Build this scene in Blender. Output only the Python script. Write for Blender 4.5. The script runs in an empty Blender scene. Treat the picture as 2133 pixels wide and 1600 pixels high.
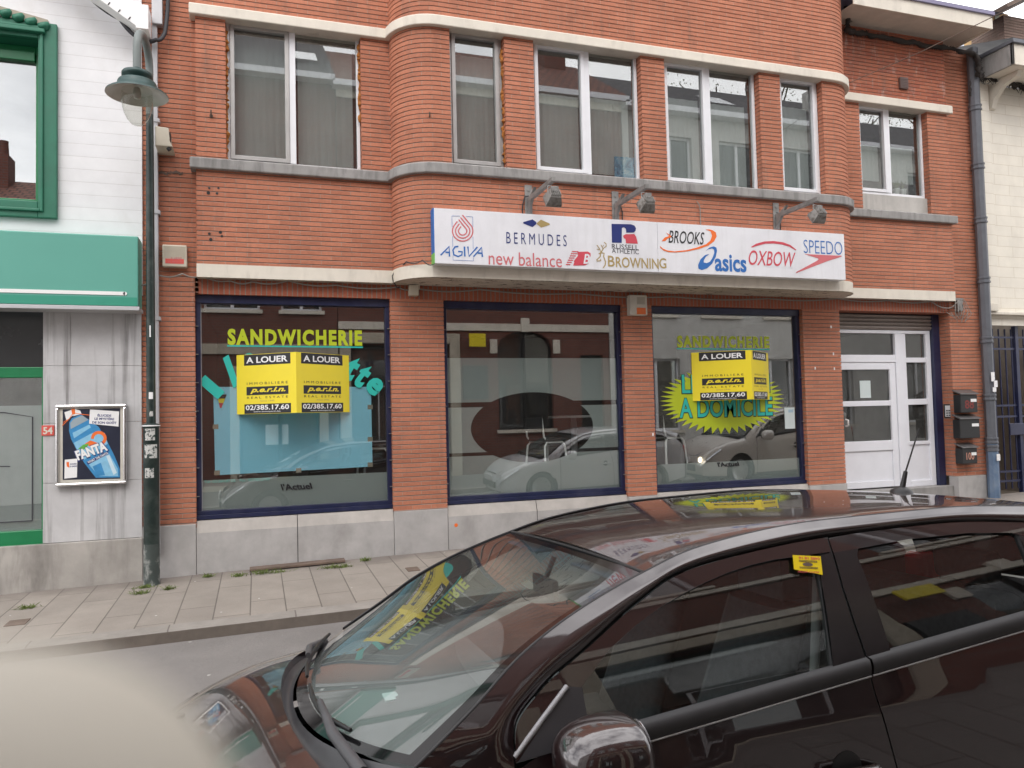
import bpy, bmesh, math, random
from mathutils import Vector, Matrix
from mathutils.geometry import tessellate_polygon
random.seed(7)
S = bpy.context.scene
C = S.collection
PI = math.pi
R_ = math.radians

# ---------------------------------------------------------------- camera
CZ = 1.62                                   # eye height above the far pavement
CAM = Vector((0.0, -9.0, CZ))
YAW, PITCH, ROLL = 0.3215, 0.0418, -0.024
fw = Vector((math.sin(YAW)*math.cos(PITCH), math.cos(YAW)*math.cos(PITCH), math.sin(PITCH)))
rt0 = Vector((math.cos(YAW), -math.sin(YAW), 0))
up0 = rt0.cross(fw)
rt = math.cos(ROLL)*rt0 + math.sin(ROLL)*up0
up = -math.sin(ROLL)*rt0 + math.cos(ROLL)*up0
cam = bpy.data.objects.new('camera', bpy.data.cameras.new('camera'))
C.objects.link(cam)
cam.matrix_world = Matrix(((rt.x, up.x, -fw.x, CAM.x), (rt.y, up.y, -fw.y, CAM.y), (rt.z, up.z, -fw.z, CAM.z), (0, 0, 0, 1)))
cam.data.sensor_width = 36.0
cam.data.lens = 27.0
cam.data.clip_start = 0.004
cam.data.clip_end = 800
cam.data.dof.use_dof = True
cam.data.dof.focus_distance = 9.5
cam.data.dof.aperture_fstop = 15.0
S.camera = cam

def F(px, py, y=0.0):
    """point of the plane y = const seen at pixel (px, py) of the photograph"""
    d = fw + rt*((px-1066.5)/1600) - up*((py-800)/1600)
    t = (y-CAM.y)/d.y
    return CAM + d*t

# ---------------------------------------------------------------- sky and sun
SUN_EL, SUN_AZ = R_(50), R_(200)
w = bpy.data.worlds.new('World'); S.world = w; w.use_nodes = True
nt = w.node_tree; nt.nodes.clear()
def wn(t, **k):
    n = nt.nodes.new(t)
    for a, b in k.items(): setattr(n, a, b)
    return n
out = wn('ShaderNodeOutputWorld'); bg = wn('ShaderNodeBackground')
sky = wn('ShaderNodeTexSky', sky_type='NISHITA', sun_disc=False, sun_elevation=SUN_EL, sun_rotation=SUN_AZ, air_density=1.0, dust_density=3.0, ozone_density=1.0)
hs = wn('ShaderNodeHueSaturation'); hs.inputs['Saturation'].default_value = 0.42; hs.inputs['Value'].default_value = 1.9
tc = wn('ShaderNodeTexCoord'); mp = wn('ShaderNodeMapping'); mp.inputs['Scale'].default_value = (1.0, 1.0, 2.4)
nz = wn('ShaderNodeTexNoise'); nz.inputs['Scale'].default_value = 2.6; nz.inputs['Detail'].default_value = 7; nz.inputs['Roughness'].default_value = 0.55
cr = wn('ShaderNodeValToRGB'); cr.color_ramp.elements[0].position = 0.30; cr.color_ramp.elements[1].position = 0.58
mx = wn('ShaderNodeMixRGB'); mx.inputs['Color2'].default_value = (30, 29.6, 30, 1)
nt.links.new(tc.outputs['Generated'], mp.inputs['Vector']); nt.links.new(mp.outputs['Vector'], nz.inputs['Vector'])
nt.links.new(nz.outputs['Fac'], cr.inputs['Fac']); nt.links.new(cr.outputs['Color'], mx.inputs['Fac'])
nt.links.new(sky.outputs['Color'], hs.inputs['Color']); nt.links.new(hs.outputs['Color'], mx.inputs['Color1'])
nt.links.new(mx.outputs['Color'], bg.inputs['Color']); bg.inputs['Strength'].default_value = 0.12
nt.links.new(bg.outputs['Background'], out.inputs['Surface'])

sl = bpy.data.lights.new('sun', 'SUN'); sl.energy = 0.9; sl.angle = R_(28); sl.color = (1, .96, .9)
sun = bpy.data.objects.new('sun', sl); C.objects.link(sun)
sd = Vector((math.sin(SUN_AZ)*math.cos(SUN_EL), math.cos(SUN_AZ)*math.cos(SUN_EL), math.sin(SUN_EL)))
sun.location = sd*40
sun.rotation_euler = sd.to_track_quat('Z', 'Y').to_euler()

S.view_settings.view_transform = 'Standard'
S.view_settings.look = 'None'
S.view_settings.gamma = 1
S.view_settings.exposure = -0.25
try:
    S.cycles.max_bounces = 10; S.cycles.transparent_max_bounces = 24; S.cycles.caustics_reflective = False; S.cycles.caustics_refractive = False
except Exception: pass

# ---------------------------------------------------------------- material helpers
class NT:
    def __init__(s, name):
        s.m = bpy.data.materials.new(name); s.m.use_nodes = True
        s.t = s.m.node_tree; s.t.nodes.clear(); s.out = s.n('ShaderNodeOutputMaterial')
    def n(s, t, ins=None, **k):
        nd = s.t.nodes.new(t)
        for a, b in k.items(): setattr(nd, a, b)
        for a, b in (ins or {}).items(): s.set(nd.inputs[a], b)
        return nd
    def set(s, sock, v):
        if isinstance(v, bpy.types.NodeSocket): s.t.links.new(v, sock)
        elif isinstance(v, (tuple, list)) and len(v) == 3 and sock.type == 'RGBA': sock.default_value = (*v, 1)
        else: sock.default_value = v
    def pos(s, scale=(1, 1, 1), uv=False, rot=(0, 0, 0), loc=(0, 0, 0)):
        tc = s.n('ShaderNodeTexCoord')
        return s.n('ShaderNodeMapping', {'Vector': tc.outputs['UV' if uv else 'Object'], 'Scale': scale, 'Rotation': rot, 'Location': loc}).outputs[0]
    def noise(s, v, scale, detail=4, rough=.55, dist=0):
        return s.n('ShaderNodeTexNoise', {'Vector': v, 'Scale': scale, 'Detail': detail, 'Roughness': rough, 'Distortion': dist}).outputs['Fac']
    def ramp(s, f, *stops):
        r = s.n('ShaderNodeValToRGB', {'Fac': f}); e = r.color_ramp.elements
        while len(e) < len(stops): e.new(.5)
        for q, (p, c) in zip(e, stops):
            q.position = p; q.color = (c, c, c, 1) if isinstance(c, (int, float)) else (*c, 1)
        return r.outputs['Color']
    def mix(s, f, a, b, mode='MIX'):
        return s.n('ShaderNodeMixRGB', {'Fac': f, 'Color1': a, 'Color2': b}, blend_type=mode).outputs[0]
    def math(s, op, a, b=0.0):
        return s.n('ShaderNodeMath', {0: a, 1: b}, operation=op).outputs[0]
    def bump(s, h, strength=.3, dist=.01, normal=None):
        ins = {'Height': h, 'Strength': strength, 'Distance': dist}
        if normal is not None: ins['Normal'] = normal
        return s.n('ShaderNodeBump', ins).outputs[0]
    def bsdf(s, color, rough=.6, metal=0., normal=None, spec=.5, **k):
        ins = {'Base Color': color, 'Roughness': rough, 'Metallic': metal, 'Specular IOR Level': spec}
        if normal is not None: ins['Normal'] = normal
        ins.update({a.replace('_', ' '): b for a, b in k.items()})
        b = s.n('ShaderNodeBsdfPrincipled', ins)
        s.t.links.new(b.outputs[0], s.out.inputs[0]); return b
    def surf(s, o): s.t.links.new(o, s.out.inputs[0])

def simple(name, color, rough=.5, metal=0., var=.12, vscale=6., bump=0., spec=.5, dirt=0., dirtcol=(.08, .07, .06), dscale=1.7, **k):
    """painted or plain surface with uneven tone, fine grain and optional blotchy dirt"""
    q = NT(name); p = q.pos()
    n1 = q.noise(p, vscale, 6, .6)
    c = q.mix(1.0, color, q.ramp(n1, (.25, 1-var), (.75, 1+var*.4)), 'MULTIPLY')
    if dirt:
        n2 = q.noise(p, dscale, 8, .65, .4)
        c = q.mix(q.math('MULTIPLY', q.ramp(n2, (.48, 0.), (.75, 1.)), dirt), c, dirtcol)
    rr = q.math('ADD', q.math('MULTIPLY', n1, .2), rough-.1)
    nm = q.bump(q.noise(p, 60, 4), bump, .004) if bump else None
    q.bsdf(c, rr, metal, nm, spec, **k); return q.m

def streaky(name, color, dark, amt=.6, rough=.8, sx=9., sz=.7, thr=(.5, .72), bump=.12, blot=.2, lines=None):
    """stone or render with vertical run-off streaks"""
    q = NT(name)
    ps = q.pos((sx, sx, sz)); p = q.pos()
    st = q.ramp(q.noise(ps, 1.0, 6, .6, .2), (thr[0], 0.), (thr[1], 1.))
    big = q.ramp(q.noise(p, 1.1, 5), (.35, .25), (.65, 1.))
    c = q.mix(1.0, color, q.ramp(q.noise(p, 3.2, 7, .65), (.3, 1-blot), (.7, 1.05)), 'MULTIPLY')
    c = q.mix(q.math('MULTIPLY', q.math('MULTIPLY', st, big), amt), c, dark)
    h = q.noise(p, 45, 5)
    if lines:
        bw, rh, ms, mc = lines
        br = q.n('ShaderNodeTexBrick', {'Vector': q.pos(uv=True), 'Scale': 1., 'Brick Width': bw, 'Row Height': rh, 'Mortar Size': ms, 'Mortar Smooth': .3, 'Color1': (1, 1, 1), 'Color2': (.955, .955, .96), 'Mortar': mc})
        c = q.mix(1.0, c, br.outputs['Color'], 'MULTIPLY')
        h = q.math('SUBTRACT', q.math('MULTIPLY', h, .15), br.outputs['Fac'])
        q.bsdf(c, rough, 0, q.bump(h, .5, .004))
    else:
        q.bsdf(c, rough, 0, q.bump(h, bump, .006))
    return q.m

BP, BJ = 0.0545, 0.0112          # brick course pitch and raked joint
BZ0 = 0.006                      # course grid origin
def brick(name, c1, c2, mort, bw=.2265, rh=BP, ms=.0022, off=.5, eff=0.0):
    q = NT(name); uv = q.pos(uv=True, loc=(0, -BZ0, 0)); p = q.pos()
    br = q.n('ShaderNodeTexBrick', {'Vector': uv, 'Scale': 1., 'Brick Width': bw, 'Row Height': rh, 'Mortar Size': ms, 'Mortar Smooth': .1, 'Bias': -0.1, 'Color1': c1, 'Color2': c2, 'Mortar': mort}, offset=off)
    c = br.outputs['Color']
    c = q.mix(1., c, q.ramp(q.noise(p, 1.3, 5), (.3, .86), (.7, 1.08)), 'MULTIPLY')
    c = q.mix(1., c, q.ramp(q.noise(p, 38, 6, .7), (.3, .86), (.7, 1.1)), 'MULTIPLY')
    grime = q.ramp(q.noise(q.pos((2.2, 2.2, .8)), 1.4, 8, .7, .5), (.56, 0.), (.78, .55))
    c = q.mix(grime, c, (.16, .105, .085))
    dr = q.ramp(q.noise(q.pos((9, 9, .55)), 1., 6, .65, .3), (.57, 0.), (.74, .42))
    c = q.mix(dr, c, (.17, .10, .075))
    if eff:
        e = q.ramp(q.noise(q.pos((11, 11, 3.2)), 1., 5, .6), (.58, 0.), (.74, eff))
        c = q.mix(e, c, (.62, .56, .52))
    h = q.math('SUBTRACT', q.noise(p, 90, 5, .7), q.math('MULTIPLY', br.outputs['Fac'], 1.5))
    q.bsdf(c, .82, 0, q.bump(h, .35, .003), .3); return q.m

def schlick(q, ior):
    f0 = ((ior-1)/(ior+1))**2
    fc = q.n('ShaderNodeLayerWeight', {'Blend': .5}).outputs['Facing']
    return q.math('ADD', q.math('MULTIPLY', q.math('POWER', fc, 4.5), 1-f0), f0)
def glass(name, tint=(.82, .87, .85), refl=1.0, ior=1.75, dirt=.03, rough=0.0, wav=0.0):
    """thin pane: see-through plus a mirror part that grows towards grazing"""
    q = NT(name)
    fr = schlick(q, ior)
    nrm = None
    if wav: nrm = q.bump(q.noise(q.pos(), 1.1, 2), wav, .01)
    gl = q.n('ShaderNodeBsdfGlossy', {'Color': (refl, refl, refl), 'Roughness': rough})
    if nrm is not None: q.set(gl.inputs['Normal'], nrm)
    tr = q.n('ShaderNodeBsdfTransparent', {'Color': tint})
    df = q.n('ShaderNodeBsdfDiffuse', {'Color': (.45, .45, .43)})
    d = q.math('MULTIPLY', q.ramp(q.noise(q.pos(), 2.3, 8, .7), (.35, .25), (.75, 1.)), dirt)
    m1 = q.n('ShaderNodeMixShader', {'Fac': d}); q.set(m1.inputs[1], tr.outputs[0]); q.set(m1.inputs[2], df.outputs[0])
    m2 = q.n('ShaderNodeMixShader', {'Fac': fr}); q.set(m2.inputs[1], m1.outputs[0]); q.set(m2.inputs[2], gl.outputs[0])
    q.surf(m2.outputs[0]); return q.m

def film(name, col, op, ior=1.5):
    """translucent frosted sheet"""
    q = NT(name)
    df = q.n('ShaderNodeBsdfDiffuse', {'Color': col}); tl = q.n('ShaderNodeBsdfTranslucent', {'Color': col}); tr = q.n('ShaderNodeBsdfTransparent', {'Color': (.8, .86, .84)})
    a = q.n('ShaderNodeMixShader', {'Fac': .3}); q.set(a.inputs[1], df.outputs[0]); q.set(a.inputs[2], tl.outputs[0])
    b = q.n('ShaderNodeMixShader', {'Fac': op}); q.set(b.inputs[1], tr.outputs[0]); q.set(b.inputs[2], a.outputs[0])
    q.surf(b.outputs[0]); return q.m

M = {}
M['brick'] = brick('red_brick', (.51, .202, .122), (.42, .160, .096), (.40, .31, .25))
M['brick_pale'] = brick('red_brick_weathered', (.44, .15, .085), (.34, .105, .065), (.34, .29, .26), eff=.55)
M['brick_up'] = brick('soldier_brick', (.42, .125, .07), (.36, .105, .06), (.27, .215, .18), bw=.30, rh=.056, ms=.007, off=0.)
M['mortar'] = simple('mortar', (.36, .30, .26), .95, var=.25, bump=.3)
M['cream'] = streaky('cream_painted_concrete', (.72, .67, .58), (.27, .24, .20), .55, sx=7, sz=2.2, thr=(.52, .8), blot=.1)
M['eave'] = streaky('eave_soffit_board', (.56, .50, .43), (.26, .22, .18), .4, sx=1.5, sz=4, thr=(.5, .8))
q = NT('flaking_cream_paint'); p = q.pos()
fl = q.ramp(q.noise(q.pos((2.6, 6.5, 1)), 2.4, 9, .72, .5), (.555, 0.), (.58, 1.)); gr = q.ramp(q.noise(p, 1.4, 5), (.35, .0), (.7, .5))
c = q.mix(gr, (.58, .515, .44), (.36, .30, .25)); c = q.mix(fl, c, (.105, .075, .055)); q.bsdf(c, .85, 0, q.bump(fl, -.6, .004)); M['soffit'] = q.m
q = NT('torn_paper'); p = q.pos(); t = q.ramp(q.noise(p, 26, 6, .7), (.44, 0.), (.5, 1.)); q.bsdf(q.mix(t, (.03, .05, .046), q.mix(q.noise(p, 60, 4), (.38, .38, .36), (.66, .66, .64))), .7); M['torn'] = q.m
M['greystone'] = streaky('grey_sill_stone', (.33, .32, .31), (.09, .088, .085), .75, sx=12, sz=2.2, thr=(.44, .66))
M['concrete'] = streaky('grey_concrete_panel', (.50, .48, .45), (.22, .21, .2), .5)
M['plinth'] = streaky('blue_grey_plinth_stone', (.47, .455, .445), (.16, .145, .135), .5, sx=3.5, sz=1.6, thr=(.5, .75), blot=.22)
M['plinth_light'] = streaky('pale_sill_stone', (.47, .44, .41), (.28, .26, .24), .4, sx=5, sz=2)
M['marble'] = streaky('stained_marble_cladding', (.56, .555, .56), (.11, .10, .095), 1., .55, sx=13, sz=.55, thr=(.5, .68), blot=.16)
M['plinth_dirty'] = streaky('dirty_plinth_stone', (.43, .405, .375), (.10, .09, .08), .75, sx=4.5, sz=.9, thr=(.46, .7), blot=.25)
M['white_wall'] = streaky('white_painted_brick', (.79, .79, .80), (.50, .45, .38), .45, .7, sx=1.5, sz=1.2, thr=(.55, .8), blot=.05, lines=(60., .135, .003, (.80, .79, .78)))
M['cream_wall'] = streaky('cream_painted_blocks', (.80, .755, .66), (.45, .40, .33), .35, .75, sx=3, sz=1., blot=.06, lines=(.62, .165, .004, (.78, .74, .68)))
M['blue_frame'] = simple('dark_blue_paint', (.013, .018, .062), .38, var=.3, dirt=.3, dirtcol=(.12, .12, .16))
M['pvc'] = simple('white_plastic_frame', (.80, .81, .84), .35, var=.05)
M['alu'] = simple('grey_aluminium_frame', (.44, .43, .42), .45, .3, var=.15)
M['door_white'] = simple('white_door_panel', (.78, .79, .84), .4, var=.05, dirt=.12, dirtcol=(.5, .5, .52))
M['shutter'] = simple('brown_shutter_slats', (.30, .26, .235), .5, .2, var=.2)
M['green_frame'] = simple('dark_green_paint', (.022, .165, .10), .5, var=.2, dirt=.25, dirtcol=(.06, .16, .12))
M['green_bright'] = simple('bright_green_frame', (.012, .20, .075), .35, var=.15)
M['green_sign'] = simple('green_sign_panel', (.115, .365, .295), .4, var=.06, vscale=1.2)
M['green_sign_low'] = simple('green_sign_lower_band', (.04, .29, .20), .4, var=.06)
M['white_paint'] = simple('white_enamel', (.83, .83, .82), .4, var=.05)
M['sign_white'] = streaky('white_sign_sheet', (.78, .785, .82), (.52, .52, .52), .35, .32, sx=14, sz=1.2, thr=(.5, .75), bump=.02, blot=.05)
M['galv'] = simple('weathered_galvanised_steel', (.30, .295, .285), .6, .55, var=.3, dirt=.5, dirtcol=(.11, .10, .09), dscale=9)
M['lampgrey'] = simple('floodlight_casing', (.30, .29, .275), .55, .3, var=.3, dirt=1.2, dirtcol=(.075, .06, .045), dscale=16)
M['lampglass'] = simple('dirty_lamp_glass', (.20, .18, .155), .25, var=.5, vscale=18)
M['zinc'] = simple('grey_blue_painted_pipe', (.13, .138, .158), .5, .2, var=.2, dirt=.3, dirtcol=(.2, .215, .24), dscale=4)
M['zinc_blue'] = simple('blue_painted_pipe', (.13, .20, .31), .5, var=.3, dirt=.5, dirtcol=(.30, .32, .34), dscale=6)
M['zinc_light'] = simple('pale_grey_pipe', (.50, .50, .515), .5, .1, var=.08)
M['pole'] = simple('dark_green_lamp_paint', (.010, .024, .021), .42, var=.3, dirt=.25, dirtcol=(.2, .22, .2), dscale=5)
M['pole_worn'] = simple('scraped_green_paint', (.05, .065, .06), .6, var=.4, dirt=1., dirtcol=(.48, .48, .46), dscale=7)
M['lampgreen'] = simple('lantern_green_paint', (.026, .065, .062), .4, var=.12)
M['lamparm'] = simple('lit_lantern_arm', (.17, .195, .19), .5, var=.12)  # arm colour lightened to show the light falling on it
M['lampin'] = simple('lantern_reflector', (.52, .50, .46), .4, .2, var=.2)
M['bulb'] = glass('clear_lamp_bowl', (.88, .88, .85), 1., 1.3, .10)
M['beige'] = simple('beige_plastic', (.62, .565, .46), .5, var=.1)
M['redlabel'] = simple('red_label', (.72, .11, .09), .5)
M['orange'] = simple('orange_lens', (.80, .17, .03), .3)
M['black'] = simple('black_plastic', (.014, .014, .015), .45, var=.2)
M['cable'] = simple('black_cable', (.03, .03, .036), .55, var=.2)
M['ivy'] = simple('dead_cable_growth', (.045, .038, .034), .9, var=.5)
M['greycable'] = simple('grey_cable', (.28, .26, .235), .6, var=.2)
M['glass_up'] = glass('upper_window_glass', (.82, .85, .84), 1., 2.35, .035)
M['glass_left'] = glass('reflective_window_glass', (.6, .64, .64), 1., 3.4, .02)
M['glass_shop'] = glass('shop_window_glass', (.96, .98, .97), 1., 2.35, .02)
M['glass_door'] = glass('door_glass', (.45, .47, .46), 1., 1.9, .14)
M['blind'] = simple('grey_net_curtain', (.64, .655, .65), .9, var=.12, vscale=3)
M['blind_l'] = simple('pale_blind', (.62, .62, .60), .9, var=.1, vscale=3)
M['drape'] = simple('dark_red_drape', (.10, .03, .03), .9, var=.3)
M['frost'] = film('frosted_film', (.56, .63, .62), .82)
M['room'] = simple('unlit_room_shade', (.055, .05, .042), .9, var=.3)  # shade of the unlit rooms put into the wall colour, so panes look dark
M['room_up'] = simple('dim_upstairs_room', (.085, .08, .078), .9, var=.3)  # room shade put into the upstairs lining colour as well
M['lime'] = simple('lime_vinyl', (.46, .55, .02), .45, var=.05)
M['teal'] = simple('teal_vinyl', (.03, .47, .41), .45, var=.05)
M['tealtxt'] = simple('pale_teal_vinyl', (.16, .46, .40), .5, var=.05)
M['ink'] = simple('black_ink', (.012, .012, .015), .5, var=.1)
M['darkgrey'] = simple('dark_grey_ink', (.05, .05, .06), .5, var=.1)
M['yellow'] = simple('yellow_board', (.86, .70, .025), .45, var=.04)
M['whiteink'] = simple('white_ink', (.84, .84, .84), .5, var=.03)
M['bluepaper'] = simple('light_blue_paper', (.33, .77, 1.0), .8, var=.05, vscale=1.)
M['tape'] = simple('brown_tape', (.35, .31, .24), .5, var=.1)
M['chrome'] = simple('chrome_tube', (.75, .75, .76), .16, .95, var=.05)
M['paper'] = simple('pale_paper', (.60, .68, .68), .7, var=.06)
M['navy'] = simple('navy_ink', (.015, .03, .17), .45, var=.05)
M['gold'] = simple('gold_ink', (.42, .31, .12), .5, var=.08)
M['red'] = simple('faded_red_ink', (.62, .07, .10), .5, var=.05)
M['pink'] = simple('faded_pink_red_ink', (.62, .155, .17), .5, var=.05)
M['oran'] = simple('orange_ink', (.86, .17, .03), .5, var=.05)
M['blu'] = simple('sky_blue_ink', (.025, .15, .46), .5, var=.05)
M['moss'] = simple('green_weed', (.15, .20, .05), .9, var=.5, vscale=30)
M['rust'] = simple('rusty_cover', (.16, .115, .09), .85, var=.4, bump=.4)
M['foam'] = simple('old_foam', (.42, .16, .035), .95, var=.5, vscale=25, bump=.6)
M['skin'] = simple('pale_finger_skin', (.47, .44, .375), .7, var=.03)

# ---------------------------------------------------------------- mesh helpers
def tagit(o, label=None, cat=None, group=None, kind=None):
    if label: o['label'] = label
    if cat: o['category'] = cat
    if group: o['group'] = group
    if kind: o['kind'] = kind
    return o
def empty(name, loc=(0, 0, 0), label=None, cat=None, group=None):
    o = bpy.data.objects.new(name, None); C.objects.link(o); o.location = loc; o.empty_display_size = .2
    return tagit(o, label, cat, group)
def adopt(o, parent, local=False):
    if parent is not None:
        o.parent = parent
        if parent.type == 'EMPTY' and not local: o.matrix_parent_inverse = Matrix.Translation(-Vector(parent.location))

class MB:
    def __init__(s): s.v = []; s.f = []; s.m = []; s.uv = {}; s.sm = set()
    def add(s, vs, fs, m=0, uvs=None, smooth=False):
        b = len(s.v); s.v += [tuple(p) for p in vs]
        for i, f in enumerate(fs):
            if uvs: s.uv[len(s.f)] = [uvs[k] for k in f]
            if smooth: s.sm.add(len(s.f))
            s.f.append([b+k for k in f]); s.m.append(m)
        return s
    def box(s, x0, x1, y0, y1, z0, z1, m=0, skip=''):
        if x0 > x1: x0, x1 = x1, x0
        if y0 > y1: y0, y1 = y1, y0
        if z0 > z1: z0, z1 = z1, z0
        v = [(x0, y0, z0), (x1, y0, z0), (x1, y1, z0), (x0, y1, z0), (x0, y0, z1), (x1, y0, z1), (x1, y1, z1), (x0, y1, z1)]
        f = {'b': (0, 3, 2, 1), 't': (4, 5, 6, 7), 'f': (0, 1, 5, 4), 'k': (2, 3, 7, 6), 'l': (3, 0, 4, 7), 'r': (1, 2, 6, 5)}
        return s.add(v, [q for k, q in f.items() if k not in skip], m)
    def obox(s, c, ax, ay, az, hx, hy, hz, m=0):
        c = Vector(c); ax, ay, az = Vector(ax).normalized(), Vector(ay).normalized(), Vector(az).normalized()
        v = [c+ax*(hx*i)+ay*(hy*j)+az*(hz*k) for k in (-1, 1) for i, j in ((-1, -1), (1, -1), (1, 1), (-1, 1))]
        return s.add(v, [(0, 3, 2, 1), (4, 5, 6, 7), (0, 1, 5, 4), (2, 3, 7, 6), (3, 0, 4, 7), (1, 2, 6, 5)], m)
    def tube(s, pts, r, n=10, m=0, caps=True, smooth=True):
        pts = [Vector(p) for p in pts]; rr = r if isinstance(r, (list, tuple)) else [r]*len(pts)
        ring = []; ref = None
        for i, p in enumerate(pts):
            d = (pts[min(i+1, len(pts)-1)]-pts[max(i-1, 0)]).normalized()
            if ref is None: ref = Vector((0, 0, 1)) if abs(d.z) < .9 else Vector((1, 0, 0))
            a = d.cross(ref).normalized(); b = d.cross(a).normalized(); ref = a.cross(d).normalized() if False else -b if b.dot(ref) < 0 else b
            a = d.cross(ref).normalized(); b = a.cross(d).normalized()
            ring.append([p+a*(rr[i]*math.cos(2*PI*k/n))+b*(rr[i]*math.sin(2*PI*k/n)) for k in range(n)])
        v = [q for r_ in ring for q in r_]
        f = [(i*n+k, i*n+(k+1) % n, (i+1)*n+(k+1) % n, (i+1)*n+k) for i in range(len(pts)-1) for k in range(n)]
        s.add(v, f, m, smooth=smooth)
        if caps: s.add(ring[0], [tuple(range(n))], m); s.add(ring[-1], [tuple(range(n-1, -1, -1))], m)
        return s
    def lathe(s, prof, o, ax=(0, 0, 1), n=28, m=0, smooth=True):
        """prof: (radius, height) list turned about axis ax through o"""
        ax = Vector(ax).normalized(); a = ax.orthogonal().normalized(); b = ax.cross(a); o = Vector(o)
        v = [o+ax*h+a*(r*math.cos(2*PI*k/n))+b*(r*math.sin(2*PI*k/n)) for r, h in prof for k in range(n)]
        f = [(i*n+k, i*n+(k+1) % n, (i+1)*n+(k+1) % n, (i+1)*n+k) for i in range(len(prof)-1) for k in range(n)]
        return s.add(v, f, m, smooth=smooth)
    def grid(s, P, m=0, uvs=None, smooth=True, flip=False):
        nu, nv = len(P), len(P[0]); v = [q for r in P for q in r]
        f = []
        for i in range(nu-1):
            for j in range(nv-1):
                q = (i*nv+j, (i+1)*nv+j, (i+1)*nv+j+1, i*nv+j+1); f.append(q[::-1] if flip else q)
        return s.add(v, f, m, uvs=[q for r in uvs for q in r] if uvs else None, smooth=smooth)
    def poly(s, pts, fn, thick=0., nrm=(0, -1, 0), m=0):
        """flat (concave, optionally multi-loop) polygon of (u, v) points mapped by fn, with a rim of the given thickness"""
        loops = pts if isinstance(pts[0], list) else [pts]
        tri = tessellate_polygon([[Vector((u, v, 0)) for u, v in l] for l in loops])
        flat = [fn(u, v) for l in loops for u, v in l]; n = Vector(nrm)
        fr = [p+n*thick for p in flat]
        fs = []
        for t in tri:
            a, b, c = (fr[k] for k in t)
            fs.append(t if (b-a).cross(c-a).dot(n) > 0 else t[::-1])
        s.add(fr, fs, m)
        if thick:
            k = 0
            for l in loops:
                N = len(l)
                s.add([flat[k+i] for i in range(N)]+[fr[k+i] for i in range(N)], [(i, (i+1) % N, N+(i+1) % N, N+i) for i in range(N)], m); k += N
        return s
    def build(s, name, mats, parent=None, smooth=False, bevel=0., local=False, weld=False, recalc=False):
        me = bpy.data.meshes.new(name); me.from_pydata(s.v, [], s.f)
        for q in (mats if isinstance(mats, (list, tuple)) else [mats]): me.materials.append(q)
        me.polygons.foreach_set('material_index', s.m)
        sm = [smooth or (i in s.sm) for i in range(len(s.f))]
        me.polygons.foreach_set('use_smooth', sm)
        ul = me.uv_layers.new(name='UVMap').data
        for i, p in enumerate(me.polygons):
            u = s.uv.get(i)
            if u is None:
                n = p.normal; ax = 0 if abs(n.x) > max(abs(n.y), abs(n.z)) else (1 if abs(n.y) >= abs(n.z) else 2)
                u = []
                for vi in p.vertices:
                    x, y, z = s.v[vi]; u.append((y, z) if ax == 0 else (x, z) if ax == 1 else (x, y))
            for li, q in zip(p.loop_indices, u): ul[li].uv = q
        if weld or recalc:
            bm = bmesh.new(); bm.from_mesh(me)
            if weld: bmesh.ops.remove_doubles(bm, verts=bm.verts, dist=1e-5)
            if recalc: bmesh.ops.recalc_face_normals(bm, faces=bm.faces)
            bm.to_mesh(me); bm.free()
        me.update()
        o = bpy.data.objects.new(name, me); C.objects.link(o); adopt(o, parent, local)
        if bevel:
            b = o.modifiers.new('bevel', 'BEVEL'); b.width = bevel; b.segments = 2; b.limit_method = 'ANGLE'; b.angle_limit = R_(40)
        return o

def plan_normals(path):
    n = []
    for i in range(len(path)):
        ds = []
        if i > 0: ds.append((Vector(path[i])-Vector(path[i-1])).normalized())
        if i < len(path)-1: ds.append((Vector(path[i+1])-Vector(path[i])).normalized())
        ns = [Vector((d.y, -d.x)) for d in ds]
        m = sum(ns, Vector((0, 0))).normalized(); n.append(m/max(.3, m.dot(ns[0])))
    return n
def sweep(mb, path, prof, mats=None, closed=False, u0=0., smooth=False):
    ns = plan_normals(path); L = [u0]
    for a, b in zip(path, path[1:]): L.append(L[-1]+(Vector(b)-Vector(a)).length)
    pr = prof+[prof[0]] if closed else prof
    for j in range(len(pr)-1):
        (o0, z0), (o1, z1) = pr[j], pr[j+1]; v = []; uv = []
        for (x, y), n, l in zip(path, ns, L):
            v += [(x+n.x*o0, y+n.y*o0, z0), (x+n.x*o1, y+n.y*o1, z1)]; uv += [(l, z0), (l, z1)]
        k = len(path)
        mb.add(v, [(2*i, 2*i+2, 2*i+3, 2*i+1) for i in range(k-1)], mats[j] if mats else 0, uv, smooth)
    if closed:
        for i, fl in ((0, False), (-1, True)):
            n = ns[i]; x, y = path[i]; r = [(x+n.x*o, y+n.y*o, z) for o, z in prof]
            mb.add(r, [tuple(range(len(r)))[::-1 if not fl else 1]], mats[0] if mats else 0)
    return mb
def courses(mb, path, z0, z1, u0=0., d=.013):
    """brick courses with raked bed joints; material 0 brick, 1 mortar"""
    prof = [(0., z0)]; ms = []
    k = math.ceil((z0-BZ0+BJ/2+.002)/BP)
    while BZ0+k*BP+BJ/2 < z1-.002:
        z = BZ0+k*BP; h = BJ/2
        prof += [(0, z-h), (-.002, z-h+.0005), (-d, z+h-.0005), (0, z+h)]; ms += [0, 1, 1, 0]; k += 1
    prof.append((0., z1)); ms.append(0)
    return sweep(mb, path, prof, ms, u0=u0)
def arc(cx, cy, r, a0, a1, n=14):
    return [(cx+r*math.cos(R_(a0+(a1-a0)*i/n)), cy+r*math.sin(R_(a0+(a1-a0)*i/n))) for i in range(n+1)]

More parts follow.
